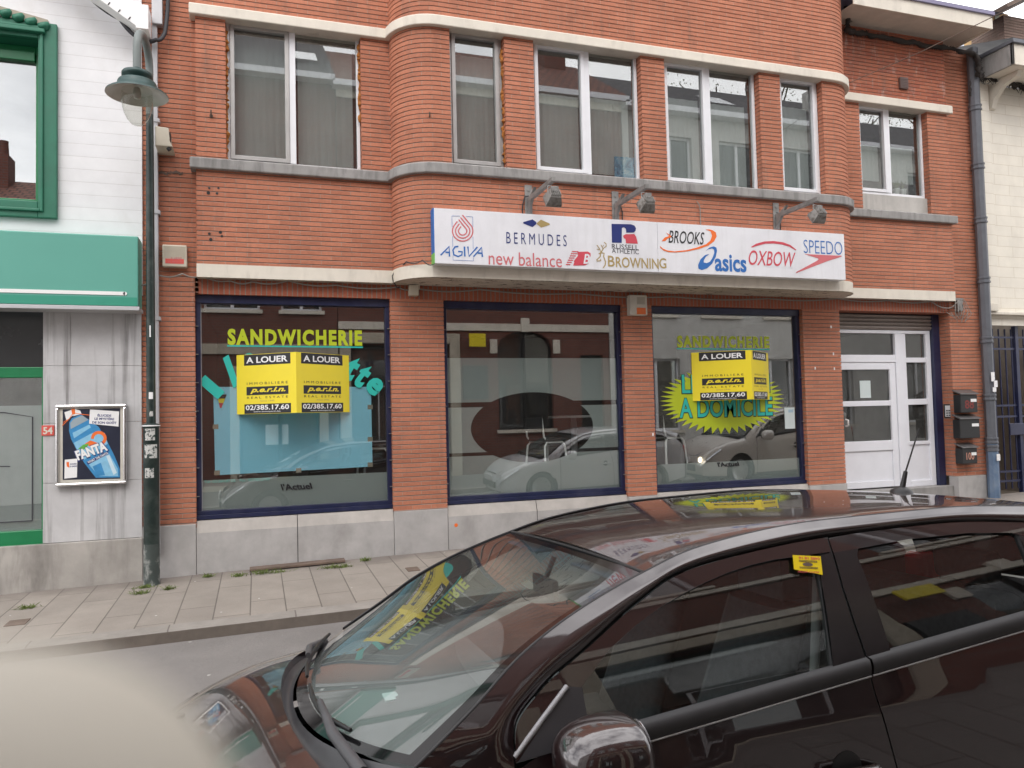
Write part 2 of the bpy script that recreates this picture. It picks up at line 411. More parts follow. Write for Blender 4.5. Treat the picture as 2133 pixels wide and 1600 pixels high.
class Plane:
    def __init__(s, O, U, V, N): s.O, s.U, s.V, s.N = Vector(O), Vector(U).normalized(), Vector(V).normalized(), Vector(N).normalized()
    def __call__(s, u, v): return s.O+s.U*u+s.V*v
def facade(y): return Plane((0, y, 0), (1, 0, 0), (0, 0, 1), (0, -1, 0))
def text(txt, name, mat, parent, pl, u0, u1, v0, v1, shear=0., off=0., ext=.0015, local=False, sp=1., rot=0.):
    cu = bpy.data.curves.new('t', 'FONT'); cu.body = txt; cu.size = 1.; cu.shear = shear; cu.offset = off; cu.resolution_u = 3; cu.space_character = sp; cu.extrude = 0.
    ob = bpy.data.objects.new('t', cu); C.objects.link(ob); bpy.context.view_layer.update()
    me = bpy.data.meshes.new_from_object(ob)
    bpy.data.objects.remove(ob); bpy.data.curves.remove(cu)
    xs = [v.co.x for v in me.vertices]; ys = [v.co.y for v in me.vertices]
    ax, bx, ay, by = min(xs), max(xs), min(ys), max(ys)
    mb = MB(); vs = []
    cu_, cv_ = (u0+u1)/2, (v0+v1)/2
    for v in me.vertices:
        a = u0+(v.co.x-ax)/(bx-ax)*(u1-u0); b = v0+(v.co.y-ay)/(by-ay)*(v1-v0)
        if rot:
            da, db = a-cu_, b-cv_; a = cu_+da*math.cos(rot)-db*math.sin(rot); b = cv_+da*math.sin(rot)+db*math.cos(rot)
        vs.append(pl(a, b)+pl.N*ext)
    fs = []
    for p in me.polygons:
        f = list(p.vertices); n = (vs[f[1]]-vs[f[0]]).cross(vs[f[2]]-vs[f[0]])
        fs.append(f if n.dot(pl.N) > 0 else f[::-1])
    mb.add(vs, fs)
    bpy.data.meshes.remove(me)
    if parent is None: return mb
    return mb.build(name, mat, parent, local=local)
def ptext(txt, name, mat, parent, bl, tr, y, **k):
    """text on a facade plane filling the box from pixel bl (bottom left) to pixel tr (top right)"""
    a, b = F(*bl, y), F(*tr, y)
    return text(txt, name, mat, parent, facade(y), a.x, b.x, a.z, b.z, **k)
def ppoly(mb, pts, y, thick=.0015, m=0):
    return mb.poly([(lambda q: (q.x, q.z))(F(a, b, y)) for a, b in pts], facade(y), thick, (0, -1, 0), m)
def stroke_pts(pts, w):
    pts = [Vector(p) for p in pts]; L, Rr = [], []
    ww = w if isinstance(w, (list, tuple)) else [w]*len(pts)
    for i, p in enumerate(pts):
        d = (pts[min(i+1, len(pts)-1)]-pts[max(i-1, 0)]).normalized(); n = Vector((-d.y, d.x))
        L.append(p+n*ww[i]/2); Rr.append(p-n*ww[i]/2)
    return [tuple(q) for q in L+Rr[::-1]]
def pstroke(mb, pts, w, y, **k):
    return ppoly(mb, stroke_pts(pts, w), y, **k)
def earc(cx, cy, rx, ry, a0, a1, n=24):
    return [(cx+rx*math.cos(R_(a0+(a1-a0)*i/n)), cy-ry*math.sin(R_(a0+(a1-a0)*i/n))) for i in range(n+1)]

# ---------------------------------------------------------------- street (the setting)
def gz(x): return .012+.0175*max(-14, min(26, x))
XS = [-45, -30, -22, -14, -10, -6, -4, -2, 0, 2, 4, 6, 8, 10, 12, 16, 20, 26, 34, 60]
def strip(name, prof, mat, label=None, cat=None):
    mb = MB()
    for (y0, o0), (y1, o1) in zip(prof, prof[1:]):
        mb.grid([[(x, y0, gz(x)+o0), (x, y1, gz(x)+o1)] for x in XS], smooth=False, flip=y1 > y0 or (y0 == y1 and o1 > o0))
    o = mb.build(name, mat); o['kind'] = 'structure'; return o

q = NT('asphalt'); p = q.pos()
c = q.mix(1., (.20, .186, .176), q.ramp(q.noise(p, 1.3, 7, .65), (.3, .84), (.7, 1.12)), 'MULTIPLY')
sp = q.ramp(q.noise(p, 190, 3, .7), (.35, .72), (.68, 1.3)); c = q.mix(1., c, sp, 'MULTIPLY')
vo = q.n('ShaderNodeTexVoronoi', {'Vector': p, 'Scale': 3.1, 'Randomness': 1.}).outputs['Distance']
gum = q.math('LESS_THAN', q.math('ADD', vo, q.math('MULTIPLY', q.noise(p, 22, 3), .09)), .083)
c = q.mix(gum, c, (.42, .41, .38))
q.bsdf(c, .85, 0, q.bump(q.noise(p, 160, 4, .7), .35, .006)); M['asphalt'] = q.m
def slabs(name, bw, rh, c1, c2, mort, ms=.006):
    q = NT(name); p = q.pos(rot=(0, 0, R_(90)), loc=(.33, .07, 0)); po = q.pos()
    br = q.n('ShaderNodeTexBrick', {'Vector': p, 'Scale': 1., 'Brick Width': bw, 'Row Height': rh, 'Mortar Size': ms, 'Mortar Smooth': .2, 'Color1': c1, 'Color2': c2, 'Mortar': mort}, offset=.37, offset_frequency=2)
    c = q.mix(1., br.outputs['Color'], q.ramp(q.noise(po, 1.6, 7, .65), (.3, .84), (.7, 1.1)), 'MULTIPLY')
    c = q.mix(1., c, q.ramp(q.noise(po, 130, 4, .7), (.3, .86), (.7, 1.12)), 'MULTIPLY')
    sy = q.n('ShaderNodeSeparateXYZ', {'Vector': po}).outputs[1]
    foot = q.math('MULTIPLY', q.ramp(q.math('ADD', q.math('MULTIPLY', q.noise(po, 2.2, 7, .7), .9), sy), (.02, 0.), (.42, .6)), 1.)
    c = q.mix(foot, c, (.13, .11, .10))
    st = q.ramp(q.noise(po, 2.6, 8, .75, .6), (.56, 0.), (.72, .45)); c = q.mix(st, c, (.20, .185, .165))
    vo = q.n('ShaderNodeTexVoronoi', {'Vector': po, 'Scale': 3.4, 'Randomness': 1.}).outputs['Distance']
    c = q.mix(q.math('LESS_THAN', q.math('ADD', vo, q.math('MULTIPLY', q.noise(po, 25, 3), .07)), .068), c, (.56, .55, .52))
    h = q.math('SUBTRACT', q.math('MULTIPLY', q.noise(po, 100, 4), .25), br.outputs['Fac'])
    q.bsdf(c, .88, 0, q.bump(h, .5, .005)); return q.m
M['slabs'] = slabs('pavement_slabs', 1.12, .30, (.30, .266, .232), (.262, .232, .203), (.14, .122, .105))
q = NT('kerb_stone'); p = q.pos(); br = q.n('ShaderNodeTexBrick', {'Vector': q.pos(loc=(.2, 2.6, 0)), 'Scale': 1., 'Brick Width': 1.0, 'Row Height': 3., 'Mortar Size': .006, 'Color1': (.285, .26, .235), 'Color2': (.26, .24, .215), 'Mortar': (.15, .13, .115)})
c = q.mix(1., br.outputs['Color'], q.ramp(q.noise(p, 5, 7, .7), (.3, .8), (.7, 1.1)), 'MULTIPLY'); q.bsdf(c, .88, 0, q.bump(q.noise(p, 70, 5, .7), .4, .006)); M['kerb'] = q.m
M['kerbface'] = simple('dark_kerb_face', (.15, .125, .105), .9, var=.3, bump=.3)  # upright kerb face, darker than the kerb top
strip('road', [(-2.16, -.143), (-2.7, -.139), (-3.6, -.14), (-5.0, -.20), (-5.55, -.247), (-6.3, -.222), (-7.05, -.189), (-7.46, -.17)], M['asphalt'])
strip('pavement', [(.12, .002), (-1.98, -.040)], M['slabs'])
k = strip('kerb', [(-1.98, -.038), (-2.135, -.042), (-2.15, -.055), (-2.16, -.143)], M['kerb'])
k.data.materials.append(M['kerbface'])
for pz in k.data.polygons:
    if abs(pz.normal.y) > .8: pz.material_index = 1
strip('near_kerb', [(-7.46, -.17), (-7.47, -.075), (-7.485, -.06), (-7.62, -.057)], M['kerb'])
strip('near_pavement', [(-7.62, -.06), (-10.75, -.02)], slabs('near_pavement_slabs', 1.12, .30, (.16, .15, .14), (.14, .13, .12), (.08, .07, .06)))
g = MB(); g.add([(-300, -300, -1.1), (300, -300, -1.1), (300, 300, -1.1), (-300, 300, -1.1)], [(0, 1, 2, 3)])
o = g.build('ground', M['asphalt']); o['kind'] = 'structure'

# ================================================================ the red brick shop building
B = empty('shop_building', (4.75, 0, .09), 'red brick shop building with rounded bay, cream bands and three big shop windows', 'building')
BM = [M['brick'], M['mortar']]
Z_OP, Z_S0, Z_S1, Z_L0, Z_L1, Z_T0, Z_T1, Z_E0, Z_E1, Z_TOP = 3.04, 3.205, 3.35, 4.385, 4.505, 6.085, 6.205, 7.23, 7.46, 9.2
Z_P = .545
ARC1 = arc(2.005, -.12, .48, 180, 270); ARC2 = arc(7.52, -.12, .48, 270, 360)
FB = [(-.60, .04), (-.60, -.12)]+[(1.525-.0, -.12)]+ARC1[1:]+[(7.52, -.6)]+ARC2[1:]+[(10.09, -.12), (10.09, .04)]
FBL = FB[:FB.index(ARC2[-1])+1]
FBL = [(-.60, .04), (-.60, -.12), (1.525, -.12)]+ARC1[1:]+[(7.52, -.6)]+ARC2[1:]
# ground floor piers, the two plain end strips
for path in ([(1.505, .2), (1.505, 0), (2.15, 0), (2.15, .2)], [(4.54, .2), (4.54, 0), (4.965, 0), (4.965, .2)], [(7.37, .2), (7.37, 0), (8.015, 0), (8.015, .28)]):
    courses(MB(), path, Z_P, Z_OP, u0=path[1][0]).build('brick_pier', BM, B)
mb = MB(); courses(mb, [(-1.22, 0), (-.63, 0), (-.63, .2)], Z_P-.05, Z_OP); courses(mb, [(-1.22, 0), (-.59, 0)], Z_OP, Z_TOP)
mb.build('brick_end_strip', BM, B)
mb = MB(); courses(mb, [(10.09, .32), (10.09, 0), (10.80, 0)], Z_P, Z_OP, .1); courses(mb, [(10.07, 0), (10.80, 0)], Z_OP, Z_E0, .4)
mb.build('brick_end_strip', BM, B)
# soldier course over the openings
mb = MB(); v = []; uv = []
mb.add([(-.63, 0, Z_OP), (10.09, 0, Z_OP), (10.09, 0, Z_S0+.02), (-.63, 0, Z_S0+.02), (-.63, .3, Z_OP), (10.09, .3, Z_OP)], [(0, 1, 2, 3), (4, 5, 1, 0)], 0,
       [(Z_OP, -.63), (Z_OP, 10.09), (Z_S0+.02, 10.09), (Z_S0+.02, -.63), (Z_OP+.3, -.63), (Z_OP+.3, 10.09)])
mb.build('soldier_course', M['brick_up'], B)
# cream slab with flaking soffit
mb = MB(); PS = [(x, y) for x, y in FB]
sweep(mb, FB, [(.002, Z_S0), (.002, Z_S1)], [0], smooth=False)
ol = [tuple(Vector(p)+n*.002) for p, n in zip(FB, plan_normals(FB))]
mb.poly(ol, lambda u, v: Vector((u, v, Z_S0)), 0, (0, 0, -1), 1); mb.poly(ol, lambda u, v: Vector((u, v, Z_S1)), 0, (0, 0, 1), 0)
mb.build('bay_slab', [M['cream'], M['soffit']], B)
courses(MB(), FB, Z_S1, Z_L0).build('brick_apron', BM, B)
sweep(MB(), FB, [(-.16, Z_L0), (.055, Z_L0), (.06, Z_L0+.01), (.06, Z_L1-.015), (.045, Z_L1), (-.16, Z_L1+.004)], closed=True).build('window_sill_band', M['greystone'], B, recalc=False)
sweep(MB(), FB, [(-.2, Z_T0), (.055, Z_T0), (.06, Z_T0+.008), (.06, Z_T1-.012), (.05, Z_T1), (-.02, Z_T1+.003)], closed=True).build('lintel_band', M['cream'], B)
courses(MB(), FBL+[(8.0, 1.2)], Z_T1, Z_TOP).build('upper_wall', BM, B)
courses(MB(), [(7.97, -.12), (10.09, -.12), (10.09, .04)], Z_T1, Z_E0, .3).build('upper_wall', [M['brick_pale'], M['mortar']], B)
# piers between the upper windows
yj = .12
for path in ([(-.60, .04), (-.60, -.12), (-.29, -.12), (-.29, .06)], [(1.19, .06), (1.19, -.12), (1.525, -.12)]+ARC1[1:]+[(2.14, -.6), (2.14, -.42)],
             [(2.80, -.42), (2.80, -.6), (3.165, -.6), (3.165, -.42)], [(4.59, -.42), (4.59, -.6), (4.925, -.6), (4.925, -.42)], [(6.335, -.42), (6.335, -.6), (6.665, -.6), (6.665, -.42)],
             [(7.35, -.42), (7.35, -.6), (7.52, -.6)]+ARC2[1:]+[(8.42, -.12), (8.42, .06)], [(9.70, .06), (9.70, -.12), (10.09, -.12), (10.09, .04)]):
    courses(MB(), path, Z_L1+.002, Z_T0+.01, u0=path[0][0]).build('brick_pier', BM, B)
# back wall of the bay between the piers, hidden behind frames: jamb fillers up to the rooms
# plinths
for x0, x1 in ((-1.2, -.63), (1.505, 2.15), (4.54, 4.965), (7.37, 8.015), (10.09, 10.66)):
    MB().box(x0+.003, x1-.003, -.022, .15, -.25, Z_P-.004).build('pier_plinth', M['plinth'], B, bevel=.006)
for x0, x1 in ((-.63, .42), (.424, 1.505), (2.15, 3.28), (3.284, 4.54), (4.965, 6.12), (6.124, 7.37)):
    mb = MB()
    for (y0, z0), (y1, z1), m in (((-.012, -.25), (-.012, .44), 0), ((-.012, .44), (.03, .565), 1), ((.03, .565), (.2, .575), 1)):
        mb.add([(x0+.002, y0, z0), (x1-.002, y0, z0), (x1-.002, y1, z1), (x0+.002, y1, z1)], [(0, 1, 2, 3)], m)
    mb.build('window_plinth', [M['plinth'], M['plinth_light']], B)
mb = MB(); mb.box(-.63, 7.37, .06, .2, -.25, .55); mb.build('plinth_core', M['black'], B)
mb = MB(); mb.box(8.02, 10.085, .06, .6, -.1, .40); mb.build('door_step', M['greystone'], B, bevel=.006)
# eave over the right part
mb = MB()
mb.add([(7.9, -.64, Z_E0), (10.46, -.64, Z_E0), (10.46, .3, Z_E0+.02), (7.9, .3, Z_E0+.02)], [(3, 2, 1, 0)], 1)
mb.box(7.9, 10.46, -.66, -.64, Z_E0-.02, Z_E1-.05, 0); mb.box(10.44, 10.46, -.64, .6, Z_E0-.02, Z_E1-.05, 0)
mb.box(7.9, 10.48, -.69, .6, Z_E1-.05, Z_E1, 2)
mb.build('roof_eave', [M['cream'], M['eave'], simple('lilac_roof_edge', (.22, .20, .32), .5)], B)
mb = MB(); mb.add([(7.9, -.69, Z_E1+.004), (10.68, -.69, Z_E1+.004), (10.68, 5, Z_E1+1.2), (7.9, 5, Z_E1+1.2)], [(0, 1, 2, 3)]); mb.build('roof', M['darkgrey'], B)
mb = MB(); sweep(mb, [(-1.16, .03), (-.62, -.02), (1.525, -.14)]+ARC1[1:]+[(7.52, -.62)]+ARC2[1:]+[(8.02, 1.3)], [(-.3, Z_TOP), (.06, Z_TOP), (.06, Z_TOP+.12), (-.3, Z_TOP+.12)], closed=True); mb.build('parapet_coping', M['cream'], B)

# rooms behind the windows
def room(x0, x1, y0, y1, z0, z1, mat, name='room_lining'):
    mb = MB(); mb.box(x0, x1, y0, y1, z0, z1, skip='f')
    for f in mb.f: f.reverse()
    return mb.build(name, mat, B)
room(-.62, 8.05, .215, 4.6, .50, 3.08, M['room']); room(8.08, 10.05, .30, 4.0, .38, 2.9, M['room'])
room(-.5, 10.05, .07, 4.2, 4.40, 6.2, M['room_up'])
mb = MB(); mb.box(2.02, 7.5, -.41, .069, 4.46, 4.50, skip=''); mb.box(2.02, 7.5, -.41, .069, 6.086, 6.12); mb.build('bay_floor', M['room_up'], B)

def frame_ring(mb, x0, x1, y0, y1, z0, z1, t, m=0, tb=None):
    tb = tb or t
    mb.box(x0, x0+t, y0, y1, z0, z1, m); mb.box(x1-t, x1, y0, y1, z0, z1, m)
    mb.box(x0+t, x1-t, y0+.001, y1, z0, z0+tb, m); mb.box(x0+t, x1-t, y0+.001, y1, z1-t, z1, m)
def pane(x0, x1, z0, z1, y, mat, parent, name='pane'):
    return MB().box(x0, x1, y, y+.006, z0, z1).build(name, mat, parent)
def upper_window(x0, x1, z0, z1, y, mat, xm=None, sash='L', blind=.72, bmat='blind', smat=None, blow=0.):
    mb = MB(); t = .036
    frame_ring(mb, x0, x1, y, y+.07, z0, z1, t, 0, .045)
    cells = [(x0+t, x1-t)] if xm is None else [(x0+t, xm-.034), (xm+.034, x1-t)]
    if xm is not None: mb.box(xm-.034, xm+.034, y-.004, y+.07, z0+.045, z1-t)
    w_ = mb.build('window', mat, B, bevel=.004)
    for i, (a, b) in enumerate(cells):
        s_ = .0
        if (sash == 'L' and i == 0) or (sash == 'R' and i == len(cells)-1):
            s_ = .046; m2 = MB(); frame_ring(m2, a+.002, b-.002, y-.014, y+.05, z0+.047, z1-t-.002, s_, 0)
            m2.build('sash', smat or mat, w_, bevel=.004)
        pane(a+s_, b-s_, z0+.045+s_, z1-t-s_, y+.03, M['glass_up'], w_)
        if blind:
            h = z1-z0; top = z0+h*blind+random.uniform(-.02, .02); lo = z0+blow
            m3 = MB(); n = 26; P = []
            for k in range(n+1):
                xx = a+.03+(b-a-.06)*k/n; yy = y+.15+.006*math.sin(k*1.9)+.004*math.sin(k*.7)
                P.append([(xx, yy, lo), (xx, yy, top)])
            m3.grid(P, smooth=True); m3.build('curtain', M[bmat], w_)
    return w_
upper_window(-.285, 1.185, Z_L1+.006, Z_T0+.05, -.02, M['pvc'], .425, 'L', .97, 'blind', M['alu'], .03)
upper_window(2.145, 2.795, Z_L1+.006, Z_T0+.05, -.50, M['alu'], None, 'L', .86, 'blind', None, .03)
upper_window(3.17, 4.585, Z_L1+.006, Z_T0+.05, -.50, M['pvc'], 3.895, 'L', .66, 'blind', None, .11)
upper_window(4.93, 6.33, Z_L1+.006, Z_T0+.05, -.50, M['pvc'], 5.61, 'L', .74, 'blind', None, .05)
upper_window(6.67, 7.345, Z_L1+.006, Z_T0+.05, -.50, M['pvc'], None, 'L', .78, 'blind', None, .06)
upper_window(8.425, 9.695, 4.772, Z_T0+.05, -.02, M['pvc'], 9.03, 'L', .60, 'blind', None, .26)
mb = MB(); mb.box(8.42, 9.70, -.055, .06, Z_L1+.003, 4.77); mb.build('panel_under_window', M['concrete'], B)
# crumbling foam beads beside the left windows
for x, za, zb_, yy in ((-.287, 4.52, 6.0, -.055), (1.187, 5.1, 6.05, -.05), (2.797, 4.6, 6.0, -.53)):
    mb = MB(); z = za; P = []; rr = []
    while z < zb_:
        r = random.choice((.005, .012, .018, .026, .03)); P.append((x+random.uniform(-.006, .010)*(1 if x < 0 else -1), yy+random.uniform(-.01, .02), z)); rr.append(r); z += random.uniform(.012, .045)
    mb.tube(P, rr, 7, smooth=False)
    mb.build('foam_bead', M['foam'], B)

# shop windows
def shop_window(x0, x1):
    mb = MB(); z0, z1 = .575, Z_OP
    mb.box(x0, x0+.05, .07, .16, z0+.09, z1-.09); mb.box(x1-.05, x1, .07, .16, z0+.09, z1-.09)
    mb.box(x0, x1, .06, .2, z1-.09, z1-.001); mb.box(x0, x1, .045, .16, z0, z0+.045); mb.box(x0+.002, x1-.002, .07, .16, z0+.045, z0+.09)
    mb.box(x0+.05, x0+.058, .10, .14, z0+.09, z1-.09, 1)
    for k in range(7):
        zz = z0+.25+k*.31; mb.box(x0-.012, x0+.03, .03, .07, zz, zz+.006, 2); mb.box(x1-.03, x1+.012, .03, .07, zz, zz+.006, 2)
    w_ = mb.build('shop_window', [M['blue_frame'], M['zinc_light'], M['greycable']], B, bevel=.004)
    pane(x0+.05, x1-.05, z0+.09, z1-.09, .12, M['glass_shop'], w_)
    return w_
W1 = shop_window(-.63, 1.505); W2 = shop_window(2.15, 4.54); W3 = shop_window(4.965, 7.37)
YL = .1185                                   # face of the shop glass
def px(a, b, y=YL): p_ = F(a, b, y); return p_.x, p_.z
# frosted bands
def frost(w_, x0, x1, z0, z1, cut=None):
    mb = MB(); y = .128; xs_f = [x0, x1] if not cut else [x0]+[cut[0]-cut[2]*math.cos(PI*k/120) for k in range(121)]+[x1]; n = len(xs_f)-1
    for k in range(n):
        a, b = xs_f[k], xs_f[k+1]
        if not cut or (a+b)/2 < cut[0]-cut[2] or (a+b)/2 > cut[0]+cut[2]: mb.add([(a, y, z0), (b, y, z0), (b, y, z1), (a, y, z1)], [(0, 1, 2, 3)]); continue
        cx, cz, rx, rz = cut; ha, hb = (rz*math.sqrt(max(0, 1-((t-cx)/rx)**2)) for t in (a, b))
        la, lb, ua, ub = min(z1, cz-ha), min(z1, cz-hb), max(z0, cz+ha), max(z0, cz+hb)
        if max(la, lb)-z0 > .001: mb.add([(a, y, z0), (b, y, z0), (b, y, max(z0, lb)), (a, y, max(z0, la))], [(0, 1, 2, 3)])
        if z1-min(ua, ub) > .001: mb.add([(a, y, min(z1, ua)), (b, y, min(z1, ub)), (b, y, z1), (a, y, z1)], [(0, 1, 2, 3)])
    return mb.build('frosted_film', M['frost'], w_)
frost(W1, -.575, 1.455, .66, px(600, 993)[1]+.0)
frost(W3, 5.02, 7.32, .66, px(1500, 962)[1])
ecx, ecz = px(1112, 890); cut = (ecx, ecz, px(1236, 890)[0]-ecx, px(1112, 817)[1]-ecz)
zt, z1a, z1b, z2a, z2b = px(1100, 746)[1], px(1112, 836)[1], px(1112, 846)[1], px(1112, 938)[1], px(1112, 945)[1]
mb_parts = [(.66, z2b), (z2a, z1b), (z1a, zt)]
for za, zb_ in mb_parts: frost(W2, 2.205, 4.485, za, zb_, cut)
# lettering on the panes
def wtext(txt, w_, mat, bl, tr, **k): return ptext(txt, 'lettering', M[mat], w_, bl, tr, YL, **k)
wtext('SANDWICHERIE', W1, 'lime', (474, 719), (754, 688), off=.05, sp=1.22)
mb = MB(); ppoly(mb, [(473, 719), (756, 722), (756, 725), (473, 722)], YL); mb.build('underline', M['teal'], W1)
wtext('SANDWICHERIE', W3, 'lime', (1411, 724), (1602, 701), off=.05, sp=1.22)
mb = MB(); ppoly(mb, [(1410, 725), (1603, 727), (1603, 729.5), (1410, 727.5)], YL); mb.build('underline', M['teal'], W3)
wtext('Tel: 02/384.87.02 - Fax: 02/385.27.81', W1, 'tealtxt', (425, 1007), (562, 995))
wtext("l'Actuel", W1, 'ink', (584, 1022), (651, 1005), shear=-.25, off=.03)
wtext("l'Actuel", W3, 'ink', (1494, 973), (1540, 961), shear=-.25, off=.03)
# arched '1/2 baguette', mostly hidden behind the agent's board
ax_, az_ = px(617, 960); rr_ = px(617, 735)[1]-az_
arcw = [('1', 136.5), ('/', 124), ('2', 112.5), ('b', 103), ('a', 96), ('g', 88), ('u', 79), ('e', 70), ('t', 58.5), ('t', 51.5), ('e', 43)]
for ch, an in arcw:
    a = R_(an); r8 = rr_*(.84 if 65 < an < 108 else .965 if an == 112.5 else 1.); cu_, cv_ = ax_+r8*math.cos(a), az_+r8*math.sin(a)
    wd = {'1': .11, '/': .17, 't': .13, 'e': .18}.get(ch, .15); ht = {'e': .21, 't': .30, 'a': .2, 'u': .2, 'g': .25, '/': .34}.get(ch, .28)
    text(ch, 'letter', M['teal'], W1, facade(YL), cu_-wd/2, cu_+wd/2, cv_-ht/2, cv_+ht/2, off=.045, rot=a-PI/2)
# star burst with LIVRAISON A DOMICILE
cx_, cz_ = px(1508, 833); rx_ = px(1634, 833)[0]-cx_; rz_ = px(1508, 762)[1]-cz_
n = 46; pts = []
for k in range(2*n):
    a = PI*k/n; r = 1. if k % 2 == 0 else .80
    pts.append((cx_+rx_*r*math.cos(a), cz_+rz_*r*math.sin(a)))
mb = MB(); mb.poly(pts, facade(YL), .001); mb.build('star_burst', M['lime'], W3)
def duo(txt, bl, tr):
    a, b = F(*bl, YL), F(*tr, YL)
    text(txt, 'lettering', M['ink'], W3, facade(YL), a.x-.012, b.x+.012, a.z-.014, b.z+.006, off=.05, ext=.002)
    text(txt, 'lettering', M['teal'], W3, facade(YL), a.x, b.x, a.z, b.z, off=.02, ext=.0035)
duo('LIVRAISON', (1421, 820), (1602, 779)); duo('A DOMICILE', (1416, 871), (1608, 826))

# entrance door
yd = .24
def dx(a): return F(a, 860, yd).x
def dz(a, xx=1850): return F(xx, a, yd).z
mb = MB(); zT = dz(688); zB = .40; xL, xR = 8.02, 9.945
xa, xb = F(1868, 800, yd).x, F(1886, 800, yd).x
mb.box(xL, xR, yd, yd+.08, zT-.05, zT); mb.box(xL, xL+.05, yd, yd+.08, zB, zT-.05); mb.box(xR-.09, xR, yd, yd+.08, zB, zT-.05); mb.box(xa, xb, yd-.004, yd+.08, zB, zT-.05)
zt0, zt1 = dz(752, 1820), dz(742, 1820)
mb.box(xL+.05, xa, yd, yd+.08, zt0-.02, zt1+.02)
D = mb.build('entrance_door', M['door_white'], B, bevel=.006)
xl2, xl3 = F(1762, 850, yd).x, F(1858, 850, yd).x
mb = MB(); la, lb = xL+.055, xa-.005; zb0 = zB+.02
z_p1, z_p2, z_p3, z_p4 = dz(770, 1810), dz(835, 1810), dz(846, 1810), dz(919, 1810)
mb.box(la, la+.13, yd+.01, yd+.07, zb0, zt0-.022); mb.box(lb-.11, lb, yd+.01, yd+.07, zb0, zt0-.022)
for za, zb_ in ((z_p1, zt0-.022), (z_p3, z_p2), (zb0+.55, z_p4), (zb0, zb0+.1)):
    mb.box(la+.13, lb-.11, yd+.011, yd+.07, min(za, zb_), max(za, zb_))
mb.box(la+.13, lb-.11, yd+.03, yd+.06, zb0+.1, zb0+.55)
LF = mb.build('door_leaf', M['door_white'], D, bevel=.006)
mb = MB(); mb.box(la+.13, lb-.11, yd+.04, yd+.046, z_p2, z_p1); mb.box(la+.13, lb-.11, yd+.04, yd+.046, z_p4, z_p3)
mb.box(xL+.05, xa, yd+.04, yd+.046, zt1+.02, zT-.05); mb.build('pane', M['glass_door'], D)
mb = MB(); ra, rb = xb+.02, xR-.10
zs = [dz(v_, 1912) for v_ in (745, 755, 831, 843, 919, 926)]
mb.box(xb, xR-.09, yd+.008, yd+.07, zs[1], zs[0]); mb.box(xb, xR-.09, yd+.008, yd+.07, zs[3], zs[2]); mb.box(xb, xR-.09, yd+.008, yd+.07, zs[5], zs[4]); mb.box(xb, xR-.09, yd+.03, yd+.06, zB, zs[5]); mb.box(xb, xb+.05, yd+.01, yd+.07, zB, zT-.05)
mb.box(xb+.05, xR-.09, yd+.01, yd+.07, zB, zB+.09)
mb.build('side_light', M['door_white'], D, bevel=.005)
mb = MB(); mb.box(xb+.05, xR-.09, yd+.04, yd+.046, zs[0], zT-.05); mb.box(xb+.05, xR-.09, yd+.04, yd+.046, zs[2], zs[1]); mb.box(xb+.05, xR-.09, yd+.04, yd+.046, zs[4], zs[3]); mb.build('pane', M['glass_door'], D)
mb = MB(); hx = F(1762, 880, yd).x; hz_ = dz(881, 1763); mb.tube([(hx, yd+.0, hz_+.05), (hx, yd-.05, hz_+.04), (hx, yd-.05, hz_-.04), (hx, yd, hz_-.05)], .012); mb.build('handle', M['white_paint'], D)
# roller shutter and blue post
mb = MB(); z = zT+.004; k = 0
while z < Z_OP-.02:
    mb.add([(8.02, .235, z), (10.0, .235, z), (10.0, .205, z+.03), (8.02, .205, z+.03), (10.0, .205, z+.045), (8.02, .205, z+.045), (10., .235, z+.058), (8.02, .235, z+.058)], [(0, 1, 2, 3), (3, 2, 4, 5), (5, 4, 6, 7)]); z += .058
mb.build('roller_shutter', M['shutter'], B)
MB().box(9.95, 10.087, .19, .33, .25, Z_OP-.002).build('blue_post', M['blue_frame'], B, bevel=.006)
MB().box(8.02, 9.95, .25, .3, zT-.0, Z_OP).build('shutter_box', M['black'], B)

# ================================================================ sign box with the marks of sports brands
YS = -.735
sx0, sx1 = F(905, 490, YS).x, F(1760, 535, YS).x
sz0 = (F(905, 550, YS).z+F(1762, 582, YS).z)/2; sz1 = (F(905, 434, YS).z+F(1759, 487, YS).z)/2
SG = empty('shop_sign', ((sx0+sx1)/2, YS+.06, sz0), 'long white sign box with sports emblems mounted on the brick bay', 'sign')
xm_ = F(1370, 500, YS).x
mb = MB(); mb.box(sx0, xm_-.002, YS, YS+.125, sz0, sz1); mb.box(xm_+.002, sx1, YS, YS+.125, sz0, sz1); mb.build('sign_face', M['sign_white'], SG, bevel=.004)
mb = MB(); zc = sz0+(sz1-sz0)*.19; mb.box(sx0-.012, sx0, YS+.003, YS+.125, zc, sz1); mb.box(sx0-.012, sx0, YS+.003, YS+.125, sz0, zc, 1); mb.build('sign_edge', [M['blu'], simple('light_green_edge', (.18, .5, .12), .5)], SG)
YT = YS-.0015
def st(txt, mat, bl, tr, **k): return ptext(txt, 'lettering', M[mat], SG, bl, tr, YT, **k)
def A(*p): return [(880+x/4.444, 420+y/4.444) for x, y in p]
def Bz(*p): return [(1340+x/4.637, 440+y/4.637) for x, y in p]
def emblem(name, mats, items):
    """items: (kind, pts, w, material index)"""
    mb = MB()
    for it in items:
        if it[0] == 's': pstroke(mb, it[1], it[2], YT, m=it[3])
        else: ppoly(mb, it[1], YT-(.0006 if len(it) > 3 else 0), m=it[2])
    return mb.build(name, [M[q] for q in mats], SG)
